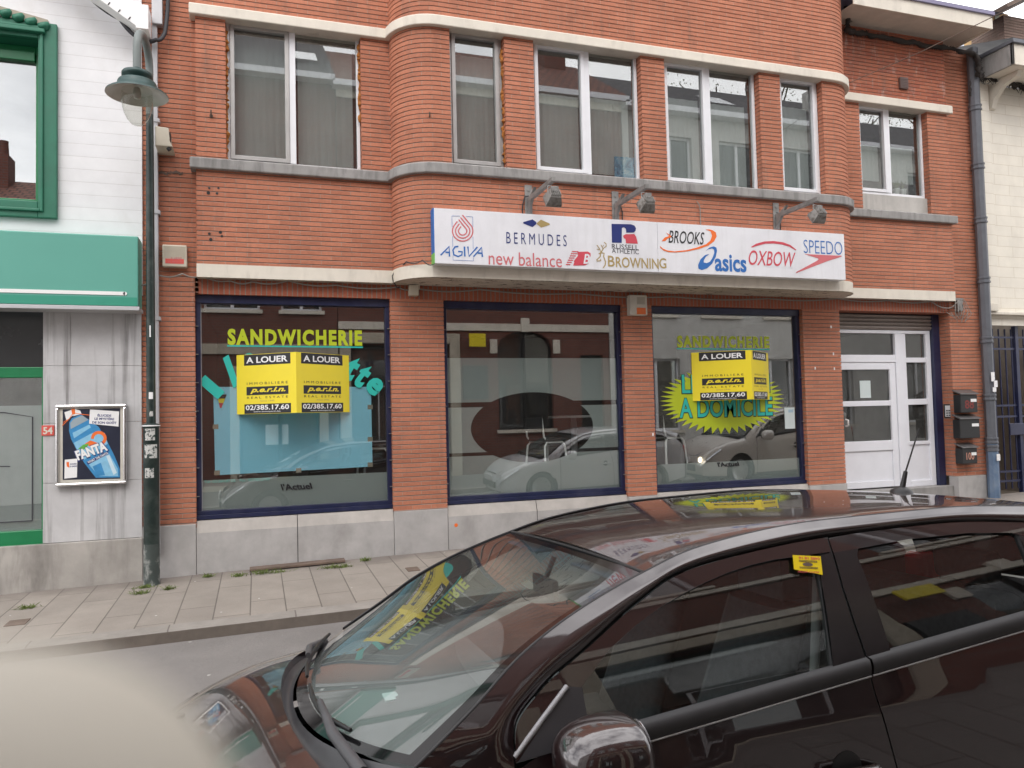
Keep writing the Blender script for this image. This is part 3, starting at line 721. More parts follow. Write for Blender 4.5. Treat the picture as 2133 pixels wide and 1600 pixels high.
# droplet rings, frame and AGIVA
it = []
for r, tip, st0 in ((94, (370, 124), (322, 184)), (66, (352, 146), (340, 206)), (38, (335, 166), (356, 230))):
    pts = [st0]+[(372+r*math.cos(R_(a)), 272-r*.99*math.sin(R_(a))) for a in range(150, 395, 8)]+[tip]
    it.append(('s', A(*pts), 11/4.444, 0))
emblem('droplet_emblem', ['pink'], it); it = []
for a, b in (((272, 132), (350, 134)), ((402, 136), (465, 142)), ((272, 132), (274, 235)), ((465, 142), (466, 235)), ((278, 320), (281, 420)), ((467, 325), (469, 440)), ((282, 500), (283, 541)), ((470, 515), (472, 549)), ((283, 541), (472, 549))):
    it.append(('s', A(a, b), 2.6/4.444, 0))
for e_ in it: emblem('emblem_frame', ['blu'], [e_])
it = []
for l in ([(168, 496), (248, 414), (250, 508)], [(212, 468), (248, 470)], [(332, 414), (300, 420), (282, 448), (290, 492), (330, 508), (364, 494), (368, 464), (330, 462)], [(388, 416), (392, 508)], [(420, 416), (430, 508), (508, 420)], [(472, 510), (548, 424), (554, 512)], [(512, 476), (548, 478)]):
    it.append(('s', A(*l), 14/4.444, 0))
emblem('lettering', ['blu'], it)
emblem('lozenge_emblem', ['navy', 'gold'], [('p', A((932, 190), (1018, 165), (1054, 190), (1054, 208), (1018, 236), (934, 202)), 0), ('p', A((1058, 198), (1096, 168), (1178, 204), (1178, 215), (1098, 240), (1058, 208)), 1)])
st('B E R M U D E S', 'navy', (1055, 507), (1180, 490), off=-.004)
st('new balance', 'pink', (1018, 551), (1170, 530))
it = [('p', A((1432, 466), (1530, 462), (1556, 478), (1556, 506), (1534, 522), (1546, 540), (1538, 572), (1506, 590), (1394, 592), (1406, 560), (1400, 552), (1440, 500)), 0)]
for k in range(7):
    y = 462+k*20; x0 = 1384-k*9.5; it.append(('s', A((x0, y), (x0+60-k*3, y+1)), 9/4.444, 0))
emblem('stripe_emblem', ['red'], it)
st('B', 'sign_white', (1215, 549.5), (1228, 529.5), shear=.25, off=.02, ext=.003)
it = [('p', A((1750, 206), (1930, 210), (1962, 222), (1976, 246), (1972, 270), (1956, 286), (1886, 288), (1884, 252), (1864, 236), (1846, 244), (1844, 382), (1754, 380)), 0),
      ('p', A((1856, 316), (1880, 302), (1960, 300), (1978, 326), (1994, 390), (1884, 386), (1880, 346), (1866, 340)), 1)]
emblem('bird_emblem', ['navy', 'red'], it)
st('RUSSELL', 'darkgrey', (1274.5, 518), (1330, 511)); st('ATHLETIC', 'darkgrey', (1274.5, 527), (1330.5, 520))
it = [('s', A((1652, 470), (1640, 436), (1614, 402)), 7/4.444, 0), ('s', A((1640, 446), (1612, 440)), 5/4.444, 0), ('s', A((1656, 468), (1672, 436), (1700, 414), (1700, 392), (1682, 376)), 8/4.444, 0), ('s', A((1672, 436), (1652, 400)), 6/4.444, 0), ('s', A((1668, 416), (1680, 400)), 5/4.444, 0),
      ('s', A((1632, 484), (1650, 474), (1682, 478), (1676, 508), (1694, 556), (1690, 590), (1672, 614)), 10/4.444, 0), ('s', A((1648, 480), (1646, 508), (1612, 540), (1618, 550), (1652, 546), (1648, 532)), 9/4.444, 0)]
emblem('deer_emblem', ['gold'], it)
st('B', 'gold', (1266.5, 555), (1280, 533), off=.01); st('ROWNIN', 'gold', (1283, 557), (1371.5, 539), off=.012); st('G', 'gold', (1373.5, 559), (1387.5, 538), off=.01)
st('BROOKS', 'ink', (1392.5, 506), (1467, 484), shear=.3, off=.006)
sw = [(602, 176), (650, 196), (664, 236), (648, 284), (608, 318), (520, 350), (420, 376), (300, 388), (228, 378), (184, 358), (162, 336), (164, 352), (196, 380), (250, 396), (320, 398), (430, 388), (540, 364), (628, 332), (684, 290), (708, 244), (700, 204), (668, 184), (640, 176)]
it = [('p', Bz(*sw), 0), ('p', Bz((176, 290), (208, 254), (250, 240), (220, 208), (262, 230), (272, 250), (236, 264), (212, 288)), 0, 1)]
emblem('swoosh_emblem', ['oran'], it)
sp = [(604, 384), (636, 352), (676, 340), (704, 350), (712, 382), (700, 440), (664, 510), (616, 552), (566, 568), (534, 556), (530, 522), (552, 468), (596, 424), (644, 410), (660, 424), (664, 452), (640, 490), (612, 500), (586, 498), (582, 478), (600, 444), (636, 418)]
emblem('spiral_emblem', ['blu'], [('p', Bz(*[(604, 384), (640, 350), (680, 340), (706, 352), (712, 384), (700, 440), (664, 508), (616, 552), (566, 568), (534, 556), (530, 520), (552, 466), (596, 424), (640, 412), (604, 440), (584, 474), (584, 496), (612, 502), (644, 488), (668, 452), (686, 404), (684, 370), (664, 360), (632, 366)]), 0)])
st('asics', 'blu', (1489.5, 565), (1554, 532), off=.025)
emblem('arc_emblem', ['red'], [('p', Bz((1042, 344), (1090, 314), (1170, 292), (1260, 288), (1350, 300), (1420, 326), (1478, 372), (1474, 380), (1410, 342), (1340, 322), (1260, 312), (1180, 314), (1100, 334), (1048, 352)), 0)])
st('OXBOW', 'red', (1560, 552), (1657, 526), shear=.28, off=.004)
st('board wear and clothing', 'sign_white', (1595, 558), (1660, 555))
st('SPEEDO', 'blu', (1674.5, 527), (1754, 504), off=-.012)
emblem('arrow_emblem', ['pink'], [('p', Bz((1556, 414), (1916, 430), (1916, 438), (1780, 482), (1472, 600), (1480, 586), (1680, 478), (1694, 464), (1684, 454)), 0)])

# ---------------------------------------------------------------- floodlights over the sign
def floodlight(pb, pe, label, lead):
    """pb: pixel of the bracket foot on the wall, pe: pixel of the arm's outer end"""
    a = F(*pb, -.615); e = F(*pe, -1.45)
    e = Vector((a.x+.02, -1.45, e.z)); 
    root = empty('floodlight', (a.x, -.60, a.z), label, 'floodlight', 'floodlights over the sign')
    mb = MB(); mb.box(a.x-.045, a.x+.045, -.618, -.603, a.z-.20, a.z+.15); mb.tube([(a.x, -.625, a.z+.09), (a.x, -.617, a.z+.09)], .014, 6); mb.tube([(a.x, -.625, a.z-.15), (a.x, -.617, a.z-.15)], .014, 6); mb.build('wall_plate', M['galv'], root, bevel=.003)
    d = (Vector((a.x, -1.40, a.z+.34))-Vector((a.x, -.62, a.z-.04)))
    mb = MB(); c0 = Vector((a.x, -.62, a.z-.03)); c1 = c0+Vector((0, -.80, .01)); dn = (c1-c0).normalized(); nn = Vector((0, -dn.z, dn.y))
    mb.obox((c0+c1)/2, dn, (1, 0, 0), nn, (c1-c0).length/2, .022, .026); mb.add([c0+Vector((-.02, -.02, 0)), c0+Vector((-.02, 0, -.16)), c0+Vector((-.02, -.22, .09)), c0+Vector((.02, -.02, 0)), c0+Vector((.02, 0, -.16)), c0+Vector((.02, -.22, .09))], [(0, 1, 2), (3, 5, 4), (0, 3, 4, 1), (1, 4, 5, 2)])
    mb.build('arm', M['galv'], root, bevel=.003)
    # lamp head hangs from the arm end, glass turned down and back to the sign
    h = c1+Vector((0, .03, -.05)); mb = MB()
    mb.tube([h+Vector((-.06, 0, -.14)), h+Vector((-.06, 0, -.02)), h+Vector((.06, 0, -.02)), h+Vector((.06, 0, -.14))], .009, 6); mb.box(h.x-.035, h.x+.035, h.y-.05, h.y+.04, h.z-.085, h.z-.035)
    mb.build('mounting_yoke', M['galv'], root, bevel=.003)
    Zv = Vector((0, .80, -.60)).normalized(); Xv = Vector((1, 0, 0)); Yv = Zv.cross(Xv); c = h+Vector((0, .0, -.16)); mb = MB()
    def ring(w_, hh, t): return [c+Zv*t+Xv*(w_*i)+Yv*(hh*j) for i, j in ((-1, -1), (1, -1), (1, 1), (-1, 1))]
    r1, r2, r3 = ring(.062, .054, -.065), ring(.088, .076, .018), ring(.088, .076, .05)
    mb.add(r1+r2+r3, [(3, 2, 1, 0)]+[(4*q+i, 4*q+(i+1) % 4, 4*q+4+(i+1) % 4, 4*q+4+i) for q in (0, 1) for i in range(4)])
    for k in range(6):
        x = c.x-.055+k*.022; b = c-Zv*.065; mb.obox(Vector((x, b.y, b.z))-Zv*.012, (1, 0, 0), Yv, Zv, .0035, .05, .016)
    mb.build('lamp_housing', M['lampgrey'], root, bevel=.006)
    mb = MB(); g4 = ring(.080, .069, .053); mb.add(g4, [(0, 1, 2, 3)]); mb.build('lamp_glass', M['lampglass'], root)
    b = Vector((a.x+lead, -.612, a.z)); mb = MB(); mb.tube([(a.x, -.615, a.z+.02), (a.x+lead*.6, -.622, a.z+.01), (b.x, -.615, a.z-.1), (b.x, -.61, sz1+.0)], .007, 6); mb.build('lead', M['cable'], root)
floodlight((1101, 412), (1160, 375), 'floodlight above the lozenge emblem, nearest the curved left end', -.08)
floodlight((1282, 424), (1352, 392), 'middle floodlight of the three over the white sign', .09)
floodlight((1617, 446), (1722, 420), 'floodlight near the right rounded end of the sign', .06)
mb = MB(); a = F(1453, 430, -.61); mb.tube([(a.x-.02, -.625, a.z+.06), (a.x, -.635, a.z+.03), (a.x+.03, -.62, a.z-.02), (a.x+.035, -.612, sz1-.02)], .007, 6)
tagit(mb.build('loose_cable', M['greycable']), 'short loose cable end sticking up behind the sign, no lamp on it', 'cable')

# ---------------------------------------------------------------- estate agent's V boards
def vboard(spx, label, zt_, zb_):
    s0 = F(*spx, YL); w_ = .775; a = R_(37)
    # the spine stands off the glass; pick it on the sight line of the photographed spine
    ys = .115-w_*math.sin(a); sp_ = F(spx[0], spx[1], ys); x = sp_.x
    zt = F(spx[0], zt_, ys).z; zb = F(spx[0], zb_, ys).z
    root = empty('estate_board', (x, ys, zb), label, 'letting board', 'letting boards on the shop windows')
    for sgn in (-1, 1):
        U = Vector((math.cos(a), math.sin(a)*sgn, 0)); Nn = Vector((math.sin(a)*sgn, -math.cos(a), 0)) if sgn > 0 else Vector((-math.sin(a), -math.cos(a), 0))
        O = Vector((x, ys, zb)) if sgn > 0 else Vector((x, ys, zb))-U*w_
        U = U if sgn > 0 else Vector((math.cos(a), -math.sin(a), 0))
        O = Vector((x, ys, zb)) if sgn > 0 else Vector((x, ys, zb))-U*w_
        Nn = Vector((U.y, -U.x, 0)); pl = Plane(O, U, (0, 0, 1), Nn); H = zt-zb
        mb = MB(); c = O+U*(w_/2)+Vector((0, 0, H/2))-Nn*.003
        mb.obox(c, U, (0, 0, 1), Nn, w_/2, H/2, .003, 0)
        P = mb.build('board_panel', M['yellow'], root)
        m2 = MB(); e0, e1 = w_*.09+(.0 if sgn > 0 else .03), w_*.91-(.03 if sgn > 0 else 0)
        rect = lambda u0, u1, v0, v1: [(u0, v0), (u1, v0), (u1, v1), (u0, v1)]
        m2.poly(rect(e0, e1, H*.815, H-.004), pl, .001, Nn); m2.poly(rect(e0, e1, .004, H*.165), pl, .001, Nn); m2.poly(rect(e0+.03, e1-.03, H*.315, H*.455), pl, .001, Nn)
        m2.build('black_band', M['ink'], P)
        T = lambda t, m, u0, u1, v0, v1, **k: text(t, 'lettering', M[m], P, pl, u0, u1, H*v0, H*v1, ext=.002, **k)
        W_ = e1-e0
        T('A LOUER', 'whiteink', e0+W_*.05, e1-W_*.06, .85, .955, off=.025)
        T('I M M O B I L I E R E', 'ink', e0+W_*.06, e1-W_*.06, .49, .53)
        T('p.e.r.i.n.', 'yellow', e0+W_*.13, e1-W_*.11, .335, .44, shear=.35, off=.035)
        T('R E A L   E S T A T E', 'ink', e0+W_*.06, e1-W_*.06, .255, .29)
        T('Since 1945', 'gold', e0+W_*.35, e1-W_*.35, .205, .228)
        T('02/385.17.60', 'whiteink', e0+W_*.03, e1-W_*.04, .065, .148, off=.02)
        T('www.immoperin.be', 'whiteink', e0+W_*.2, e1-W_*.22, .018, .05)
vboard((617, 797), 'yellow folded letting board over the sheet of blue paper', 733, 860)
vboard((1566, 782), 'yellow folded letting board over the lime star burst', 729, 832)

# blue sheet taped inside the first window
BPp = empty('blue_paper', (px(600, 900)[0], .14, px(600, 990)[1]), 'large light blue paper sheet taped inside the leftmost shop window', 'paper sheet')
q = MB(); q.poly([px(*p_, .135) for p_ in ((444, 806), (770, 806), (773, 828), (776, 972), (448, 990))], facade(.137), .0015); q.build('sheet', M['bluepaper'], BPp)
q = MB()
for p_ in ((449, 811), (449, 889), (452, 985), (622, 980), (771, 968), (771, 915), (771, 848)):
    u, v = px(*p_, .135); q.box(u-.03, u+.03, .1325, .1345, v-.026, v+.026)
q.build('tape', M['tape'], BPp)
q = MB(); cols = ['ink', 'yellow', 'red']
for k, (t0, t1) in enumerate(((0, .3), (.3, .62), (.62, 1.))):
    f_ = lambda t, s: px(452+s*(20-17*t*1.0)-0+t*6, 822+t*28, .131)
    q.poly([f_(t0, 0), f_(t0, 1), f_(t1, 1), f_(t1, 0)], facade(.1315), .0008, m=k)
tagit(q.build('belgian_sticker', [M[c_] for c_ in cols]), 'small black, yellow and red pennant sticker on the blue sheet', 'sticker')
u, v = px(1645, 871, YL); q = MB(); q.box(u-.085, u+.085, .1165, .1185, v-.15, v+.15); q.box(u-.02, u+.06, .1155, .1165, v+.08, v+.12, 1)
tagit(q.build('paper_notice', [M['paper'], simple('pale_blue_print', (.36, .52, .62), .6)]), 'pale paper notice stuck at the right edge of the star burst window', 'notice')
a = F(1803, 811, yd+.03); q = MB(); q.box(a.x-.1, a.x+.1, yd+.033, yd+.037, a.z-.13, a.z+.13)
tagit(q.build('door_notice', M['paper']), 'white sheet of paper behind the entrance door pane', 'notice')

# ---------------------------------------------------------------- alarm boxes, junctions, vents
def obj_box(name, label, cat, pa, pb, y, dep, mat, details):
    a, b = F(*pa, y-dep), F(*pb, y-dep); root = empty(name, ((a.x+b.x)/2, y, a.z), label, cat)
    MB().box(a.x, b.x, y-dep, y-.001, min(a.z, b.z), max(a.z, b.z)).build('casing', mat, root, bevel=.012); details(root, a.x, b.x, min(a.z, b.z), max(a.z, b.z), y-dep); return root
def al1(r, x0, x1, z0, z1, y):
    q = MB()
    for k in range(11): z = z1-.015-k*(z1-z0)*.054; q.box(x0+.012, x1-.012, y-.004, y-.0005, z-.007, z)
    q.build('louvre', M['beige'], r); q = MB(); q.box(x0+.03, x1-.03, y-.003, y-.0005, z0+.035, z0+(z1-z0)*.36); L_ = q.build('label_plate', M['redlabel'], r)
    text('ALARME', 'lettering', M['pink'], L_, facade(y-.003), x0+.08, x1-.05, z0+.075, z0+.105); text('02 385 21 10', 'lettering', M['pink'], L_, facade(y-.003), x0+.06, x1-.05, z0+.045, z0+.065)
obj_box('alarm_box', 'beige louvred alarm box with a red label on the left brick strip', 'alarm box', (338, 555), (389, 511), 0, .09, M['beige'], al1)
def al2(r, x0, x1, z0, z1, y):
    q = MB(); q.box(x0+(x1-x0)*.38, x1-.03, y-.006, y-.0005, z0+.01, z0+(z1-z0)*.36); q.build('orange_lens', M['orange'], r)
    q = MB()
    for k in range(7): z = z1-.03-k*.014; q.box(x0+(x1-x0)*.4, x1-.035, y-.004, y-.0005, z-.006, z)
    q.build('louvre', M['tape'], r)
obj_box('alarm_box', 'cream alarm siren with an orange lens between two shop windows', 'alarm box', (1313, 656), (1348, 615), 0, .1, simple('cream_plastic', (.66, .63, .56), .45), al2)
a = F(862, 603, -.06); q = MB(); q.box(a.x-.06, a.x+.05, -.1, 0, a.z-.075, a.z+.05); q.box(a.x+.03, a.x+.07, -.08, 0, a.z+.0, a.z+.075)
tagit(q.build('junction_box', M['beige'], bevel=.006), 'small beige junction box under the left end of the bay', 'junction box')
def nest(r, x0, x1, z0, z1, y): pass
a = F(2000, 635, -.05); JR = empty('cable_junction', (a.x, 0, a.z), 'grey cable junction with dangling wires beside the right downpipe', 'junction box')
q = MB(); q.box(a.x-.06, a.x+.04, -.07, 0, a.z-.10, a.z+.06); q.box(a.x-.13, a.x+.08, -.05, 0, a.z+.06, a.z+.1); q.build('casing', M['galv'], JR, bevel=.006)
q = MB()
for k in range(6):
    x = a.x-.1+.035*k; q.tube([(x, -.06, a.z+.08), (x-.05+.03*k, -.09, a.z-.08-.03*(k % 3)), (x-.02, -.07, a.z-.22-.05*(k % 2)), (x+.05*(k-3), -.03, a.z-.12)], .006, 6)
q.build('wire', M['greycable'], JR)
a = F(1881, 174, -.13); q = MB(); q.box(a.x-.075, a.x+.075, -.16, -.12, a.z-.085, a.z+.085)
for k in range(6): q.box(a.x-.06, a.x+.06, -.165, -.1605, a.z-.07+k*.024, a.z-.06+k*.024)
tagit(q.build('wall_vent', simple('brown_vent', (.13, .085, .075), .6), bevel=.004), 'small square brown vent in the pale brick above the right window', 'vent')
for (pxx, lab) in ((440, 'small iron hook in the left brick pier upstairs'), (893, 'small iron hook in the curved brick corner')):
    yy = -.12 if pxx < 600 else -.545
    a = F(pxx, 242 if pxx < 600 else 246, yy); q = MB(); q.tube([(a.x, yy+.01, a.z), (a.x, yy-.05, a.z), (a.x, yy-.055, a.z+.05)], .008, 6); q.tube([(a.x, yy, a.z), (a.x, yy-.012, a.z)], .02, 8)
    tagit(q.build('wall_hook', M['rust']), lab, 'hook')
# holes of old fixings
q = MB()
for pa in ((436, 392), (455, 392), (434, 402), (452, 403), (436, 487), (459, 484), (439, 499), (462, 492)):
    a = F(*pa, -.12); q.tube([(a.x, -.1225, a.z), (a.x, -.10, a.z)], random.uniform(.012, .022), 7)
q.build('fixing_hole', M['black'], B)
for pa in ((1731, 681), (1736, 737), (1738, 768), (1698, 767), (1360, 905)):
    a = F(*pa, 0); MB().box(a.x-.010, a.x+.010, -.003, -.0005, a.z-.020, a.z+.018).build('paint_mark', M['whiteink'], B)
a = F(950, 1094, -.013); q = MB(); q.tube([(a.x, -.0145, a.z), (a.x, -.01, a.z)], .022, 12); q.build('paint_mark', M['oran'], B)
q = MB(); a = F(352, 360, 0); 
for k in range(9): q.obox((a.x-.12+.03*k, -.001, a.z+random.uniform(-.02, .02)-.001*k), (1, random.uniform(-.3, .3), random.uniform(-.4, .4)), (0, 1, 0), (0, 0, 1), .022, .006, random.uniform(.006, .018))
q.build('broken_brick', M['rust'], B)

# ---------------------------------------------------------------- downpipes
x = F(318, 260, -.06).x
DP = empty('downpipe', (-.98, -.06, 0), 'pale grey square downpipe behind the street lamp', 'downpipe')
q = MB(); q.box(-1.035, -.93, -.11, -.01, 5.95, 8.6); q.box(-1.04, -.985, -.075, -.012, 2.0, 5.95); q.box(-1.04, -.985, -.075, -.012, .25, 2.0); q.build('pipe', M['zinc_light'], DP, bevel=.006)
for z in (2.75, 3.9, 4.9):
    q = MB(); q.box(-1.06, -.965, -.085, 0, z-.02, z+.02); q.build('bracket', M['zinc_light'], DP, bevel=.004)
a = F(300, 20, -.12); q = MB(); q.lathe([(.03, -.14), (.05, -.1), (.13, .12), (.13, .14)], (-1.12, -.08, 6.55), (-.35, 0, 1), 16); q.build('hopper', M['zinc_light'], DP)
PR = empty('downpipe', (10.68, -.1, .2), 'dark grey faceted downpipe with collars beside the letter boxes', 'downpipe')
q = MB(); px_, py_ = 10.70, -.10
def hexpipe(q, z0, z1, r, m=0): q.lathe([(r, z0), (r, z1)], (px_, py_, 0), (0, 0, 1), 8, m, smooth=False)
hexpipe(q, F(2050, 925, py_).z, 7.2, .080); q.build('pipe', M['zinc'], PR)
q = MB(); hexpipe(q, .16, F(2050, 925, py_).z, .083); q.build('pipe', M['zinc_blue'], PR)
for yy in (225, 346, 458, 583, 708, 828, 919, 935):
    z = F(2030, yy, py_).z; q = MB(); q.lathe([(.083, -.05), (.096, -.045), (.096, -.02), (.087, -.015), (.087, .015), (.096, .02), (.096, .045), (.083, .05)], (px_, py_, z), (0, 0, 1), 8, smooth=False); q.build('collar', M['zinc'], PR)
for (yy, s_, xx) in ((785, .07, -.02), (800, .05, .03), (812, .035, .0), (955, .05, .01)):
    z = F(2040, yy, py_-.1).z; MB().box(px_+xx-.04, px_+xx+.03, py_-.1, py_-.097, z-s_, z+s_).build('sticker', M['whiteink'], PR)

# ---------------------------------------------------------------- letter boxes, intercom
M['dullred'] = simple('dull_red_figures', (.20, .025, .02), .5); M['dullpink'] = simple('dull_pink_figures', (.50, .24, .17), .5)
def letterbox(pa, pb, label, num):
    y = -.13; a, b = F(*pa, y), F(*pb, y); x0, x1, z0, z1 = a.x, b.x, min(a.z, b.z), max(a.z, b.z)
    r = empty('letter_box', ((x0+x1)/2, 0, z0), label, 'letter box', 'letter boxes by the entrance')
    q = MB(); q.box(x0, x1, y, -.002, z0, z1-.05); q.build('body', M['black'], r, bevel=.008)
    q = MB(); q.add([(x0-.012, y-.02, z1-.05), (x1+.012, y-.02, z1-.05), (x1+.012, -.002, z1+.01), (x0-.012, -.002, z1+.01), (x0-.012, y-.02, z1-.03), (x1+.012, y-.02, z1-.03), (x1+.012, -.002, z1+.03), (x0-.012, -.002, z1+.03)], [(3, 2, 1, 0), (4, 5, 6, 7), (0, 1, 5, 4), (3, 0, 4, 7), (1, 2, 6, 5)]); q.build('lid', simple('grey_metal_lid', (.16, .155, .155), .4, .5), r, bevel=.004)
    q = MB(); q.box(x0+(x1-x0)*.6, x1-.02, y-.003, y-.0005, z1-.16, z1-.115); q.build('name_plate', M['whiteink'], r)
    if num: text(num, 'house_number', M[{'88': 'dullred', '100': 'dullpink'}[num]], r, facade(y), x0+(x1-x0)*.25, x0+(x1-x0)*.78, z0+.06, z0+(.19 if num == '88' else .17), off=.02)
letterbox((2002, 860), (2035, 815), 'uppermost letter box beside the grey downpipe, red figures on its front', '88')
letterbox((2001, 914), (2040, 866), 'plain black middle letter box beside the downpipe, largest of the three', '')
letterbox((2006, 967), (2035, 926), 'lowest black letter box beside the downpipe, orange figures on its front', '100')
def ic(r, x0, x1, z0, z1, y):
    q = MB(); q.box(x0+.015, x1-.015, y-.003, y-.0005, z0+.02, z1-.02); q.build('face_plate', M['zinc_light'], r)
    q = MB()
    for i in range(2):
        for k in range(3): q.box(x0+.03+i*.045, x0+.06+i*.045, y-.006, y-.003, z0+.03+k*.035, z0+.05+k*.035)
    q.build('call_button', M['black'], r)
obj_box('intercom', 'grey door intercom panel on the brick jamb by the blue post', 'intercom', (1968, 871), (1980, 842), 0, .02, M['black'], ic)

# ---------------------------------------------------------------- street lamp
LX, LY = F(316, 1210, -.30).x, -.30
LZ = gz(LX)-.01
SL = empty('street_lamp', (LX, LY, LZ), 'dark green street lamp with bell lantern and worn, stickered pole', 'street lamp')
zsl = F(318, 888, LY).z
q = MB(); q.lathe([(.082, 0), (.078, .03), (.076, .42)], (LX, LY, LZ), n=24, m=1); q.lathe([(.076, .42), (.076, zsl-LZ-.02), (.085, zsl-LZ), (.085, zsl-LZ+.02), (.05, zsl-LZ+.03)], (LX, LY, LZ), n=24); q.build('base_sleeve', [M['pole'], M['pole_worn']], SL)
zt = F(308, 180, LY).z
q = MB(); q.lathe([(.045, zsl-LZ), (.040, zt-LZ-1.3), (.036, zt-LZ-.3)], (LX, LY, LZ), n=20); q.build('pole', M['pole'], SL)
# arm bends over towards the road
hd = Vector((LX-.05, LY-.52, 0)); ztop = F(300, 72, LY-.26).z
pts = [Vector((LX, LY, zt-.3))]
for k in range(15):
    a = PI*k/14; pts.append(Vector((LX-.05*(1-math.cos(a))/2, LY-.26+.26*math.cos(a), ztop-.27+.25*math.sin(a))))
zl = F(293, 143, LY-.52).z
pts.append(Vector((hd.x, hd.y, zl)))
q = MB(); q.tube(pts, [.037]*2+[.038]*(len(pts)-2), 14); q.build('arm', M['lamparm'], SL)
q = MB(); LS = .84
pr_ = [(.045, .0), (.045, -.05), (.155, -.055), (.165, -.07), (.165, -.105), (.115, -.125), (.115, -.16), (.20, -.165), (.21, -.185), (.215, -.245), (.31, -.29), (.335, -.31), (.338, -.325)]
sc_ = lambda p_: [(a_*LS, b_*LS) for a_, b_ in p_]
q.lathe(sc_(pr_), (hd.x, hd.y, zl), n=40); q.lathe(sc_([(.338, -.325), (.30, -.297), (.20, -.25)]), (hd.x, hd.y, zl), n=40, m=1); q.lathe(sc_([(.20, -.25), (.14, -.22), (0, -.2)]), (hd.x, hd.y, zl), n=40, m=1)
SH = q.build('lantern_shade', [M['lampgreen'], M['lampin']], SL)
LS = .9
q = MB(); q.lathe(sc_([(.155, -.25), (.160, -.33), (.155, -.41), (.135, -.50), (.10, -.575), (.055, -.625), (.0, -.645)]), (hd.x, hd.y, zl), n=32); q.build('lamp_bowl', M['bulb'], SH)
q = MB(); q.lathe(sc_([(.0, -.34), (.035, -.33), (.04, -.28), (.03, -.22)]), (hd.x, hd.y, zl), n=14); q.build('bulb', M['lampin'], SH)
for yy, s_, dxp, wd in ((690, .06, 2, .012), (824, .035, 4, .04), (862, .025, 5, .035), (905, .06, 1, .10), (940, .07, 3, .13), (985, .05, -1, .09)):
    z = F(318, yy, LY-.05).z; r = .0455 if yy < 880 else .0775; c0 = -PI/2+.2*(dxp-2)/4; n = 5; da = wd/r/2
    P = [[(LX+r*math.cos(c0-da+2*da*i/n), LY+r*math.sin(c0-da+2*da*i/n), z+e*s_) for e in (-1, 1)] for i in range(n+1)]
    MB().grid(P, smooth=False).build('sticker', M['whiteink' if yy in (690, 824) else 'torn'], SL)
q = MB(); z = zsl-.0; q.lathe([(.087, 0), (.087, .012)], (LX, LY, z), n=20); q.build('cable_tie', M['whiteink'], SL)
# sensor box on the pole's right
a = F(340, 290, -.22); CB = empty('sensor_box', (a.x, -.1, a.z), 'beige sensor box with small dark lens right of the street lamp pole', 'sensor')
q = MB(); q.add([(a.x-.07, -.3, a.z+.11), (a.x+.06, -.3, a.z+.10), (a.x+.07, -.3, a.z-.04), (a.x+.10, -.3, a.z-.10), (a.x-.07, -.3, a.z-.10), (a.x-.07, 0, a.z+.11), (a.x+.06, 0, a.z+.10), (a.x+.07, 0, a.z-.04), (a.x+.10, 0, a.z-.10), (a.x-.07, 0, a.z-.10)], [(4, 3, 2, 1, 0), (0, 1, 6, 5), (1, 2, 7, 6), (2, 3, 8, 7), (3, 4, 9, 8), (4, 0, 5, 9)]); q.build('casing', M['beige'], CB, bevel=.008)
q = MB(); q.box(a.x+.055, a.x+.075, -.28, -.18, a.z-.03, a.z+.06); q.tube([(a.x+.05, -.27, a.z-.105), (a.x+.07, -.27, a.z-.13)], .022, 10); q.build('lens', M['black'], CB)

# ---------------------------------------------------------------- cables along the facade
def cable(pts, r, label, mat='cable', fuzz=0):
    q = MB(); P = []
    for a, b in zip(pts, pts[1:]):
        for k in range(6):
            t = k/6; P.append(Vector(a).lerp(Vector(b), t)+Vector((0, 0, -.03*math.sin(PI*t)*(1 if not fuzz else .4))))
    P.append(Vector(pts[-1]))
    if fuzz: P = [p_+Vector((random.uniform(-1, 1), random.uniform(-1, .2), random.uniform(-1, 1)))*fuzz*.35 for p_ in P]
    q.tube(P, [r*(1+(random.uniform(-.3, .7) if fuzz else 0)) for _ in P], 8)
    if fuzz:
        for _ in range(int(len(P)*16)):
            p_ = random.choice(P); d = Vector((random.uniform(-1, 1), random.uniform(-.6, .3), random.uniform(-1.1, .7)))*random.uniform(.4, 1.5)*fuzz
            q.tube([p_, p_+d*.6+Vector((0, 0, .01)), p_+d], [.008, .006, .002], 4)
    return tagit(q.build('cable', M[mat]), label, 'cable')
YC = -.13
cable([F(172, -20, -.1), F(250, 40, -.12), F(291, 80, -.14), F(325, 83, -.15), F(343, 70, -.1), F(349, 20, -.08), F(350, -30, -.08)], .022, 'thick black cable bundle sagging from the white gable to the brick wall')
cable([F(288, 595, -.1), F(330, 573, -.03), F(380, 570, -.13), F(420, 574, -.06), F(480, 585, -.04), F(525, 587, -.05), F(600, 585, -.04), F(700, 594, -.04), F(830, 598, -.04), F(862, 600, -.05)], .008, 'thin grey cable sagging under the left cream band', 'greycable')
cable([F(870, 602, -.04), F(1000, 603, -.03), F(1200, 611, -.03), F(1400, 618, -.03), F(1600, 622, -.03), F(1745, 622, -.03), F(1850, 626, -.03), F(1940, 628, -.04), F(1975, 642, -.05), F(1997, 625, -.05)], .009, 'long grey cable under the bay soffit running to the right junction', 'greycable')
cable([F(825, 545, -.15), F(817, 575, -.16), F(822, 590, -.14), F(832, 598, -.06)], .006, 'thin dark wire curling round the left end of the cream bay band')
cable([F(826, 553, -.2), F(846, 545, -.45), F(880, 542, -.60), F(905, 550, -.66)], .006, 'thin black wire clipped round the curved corner to the sign')
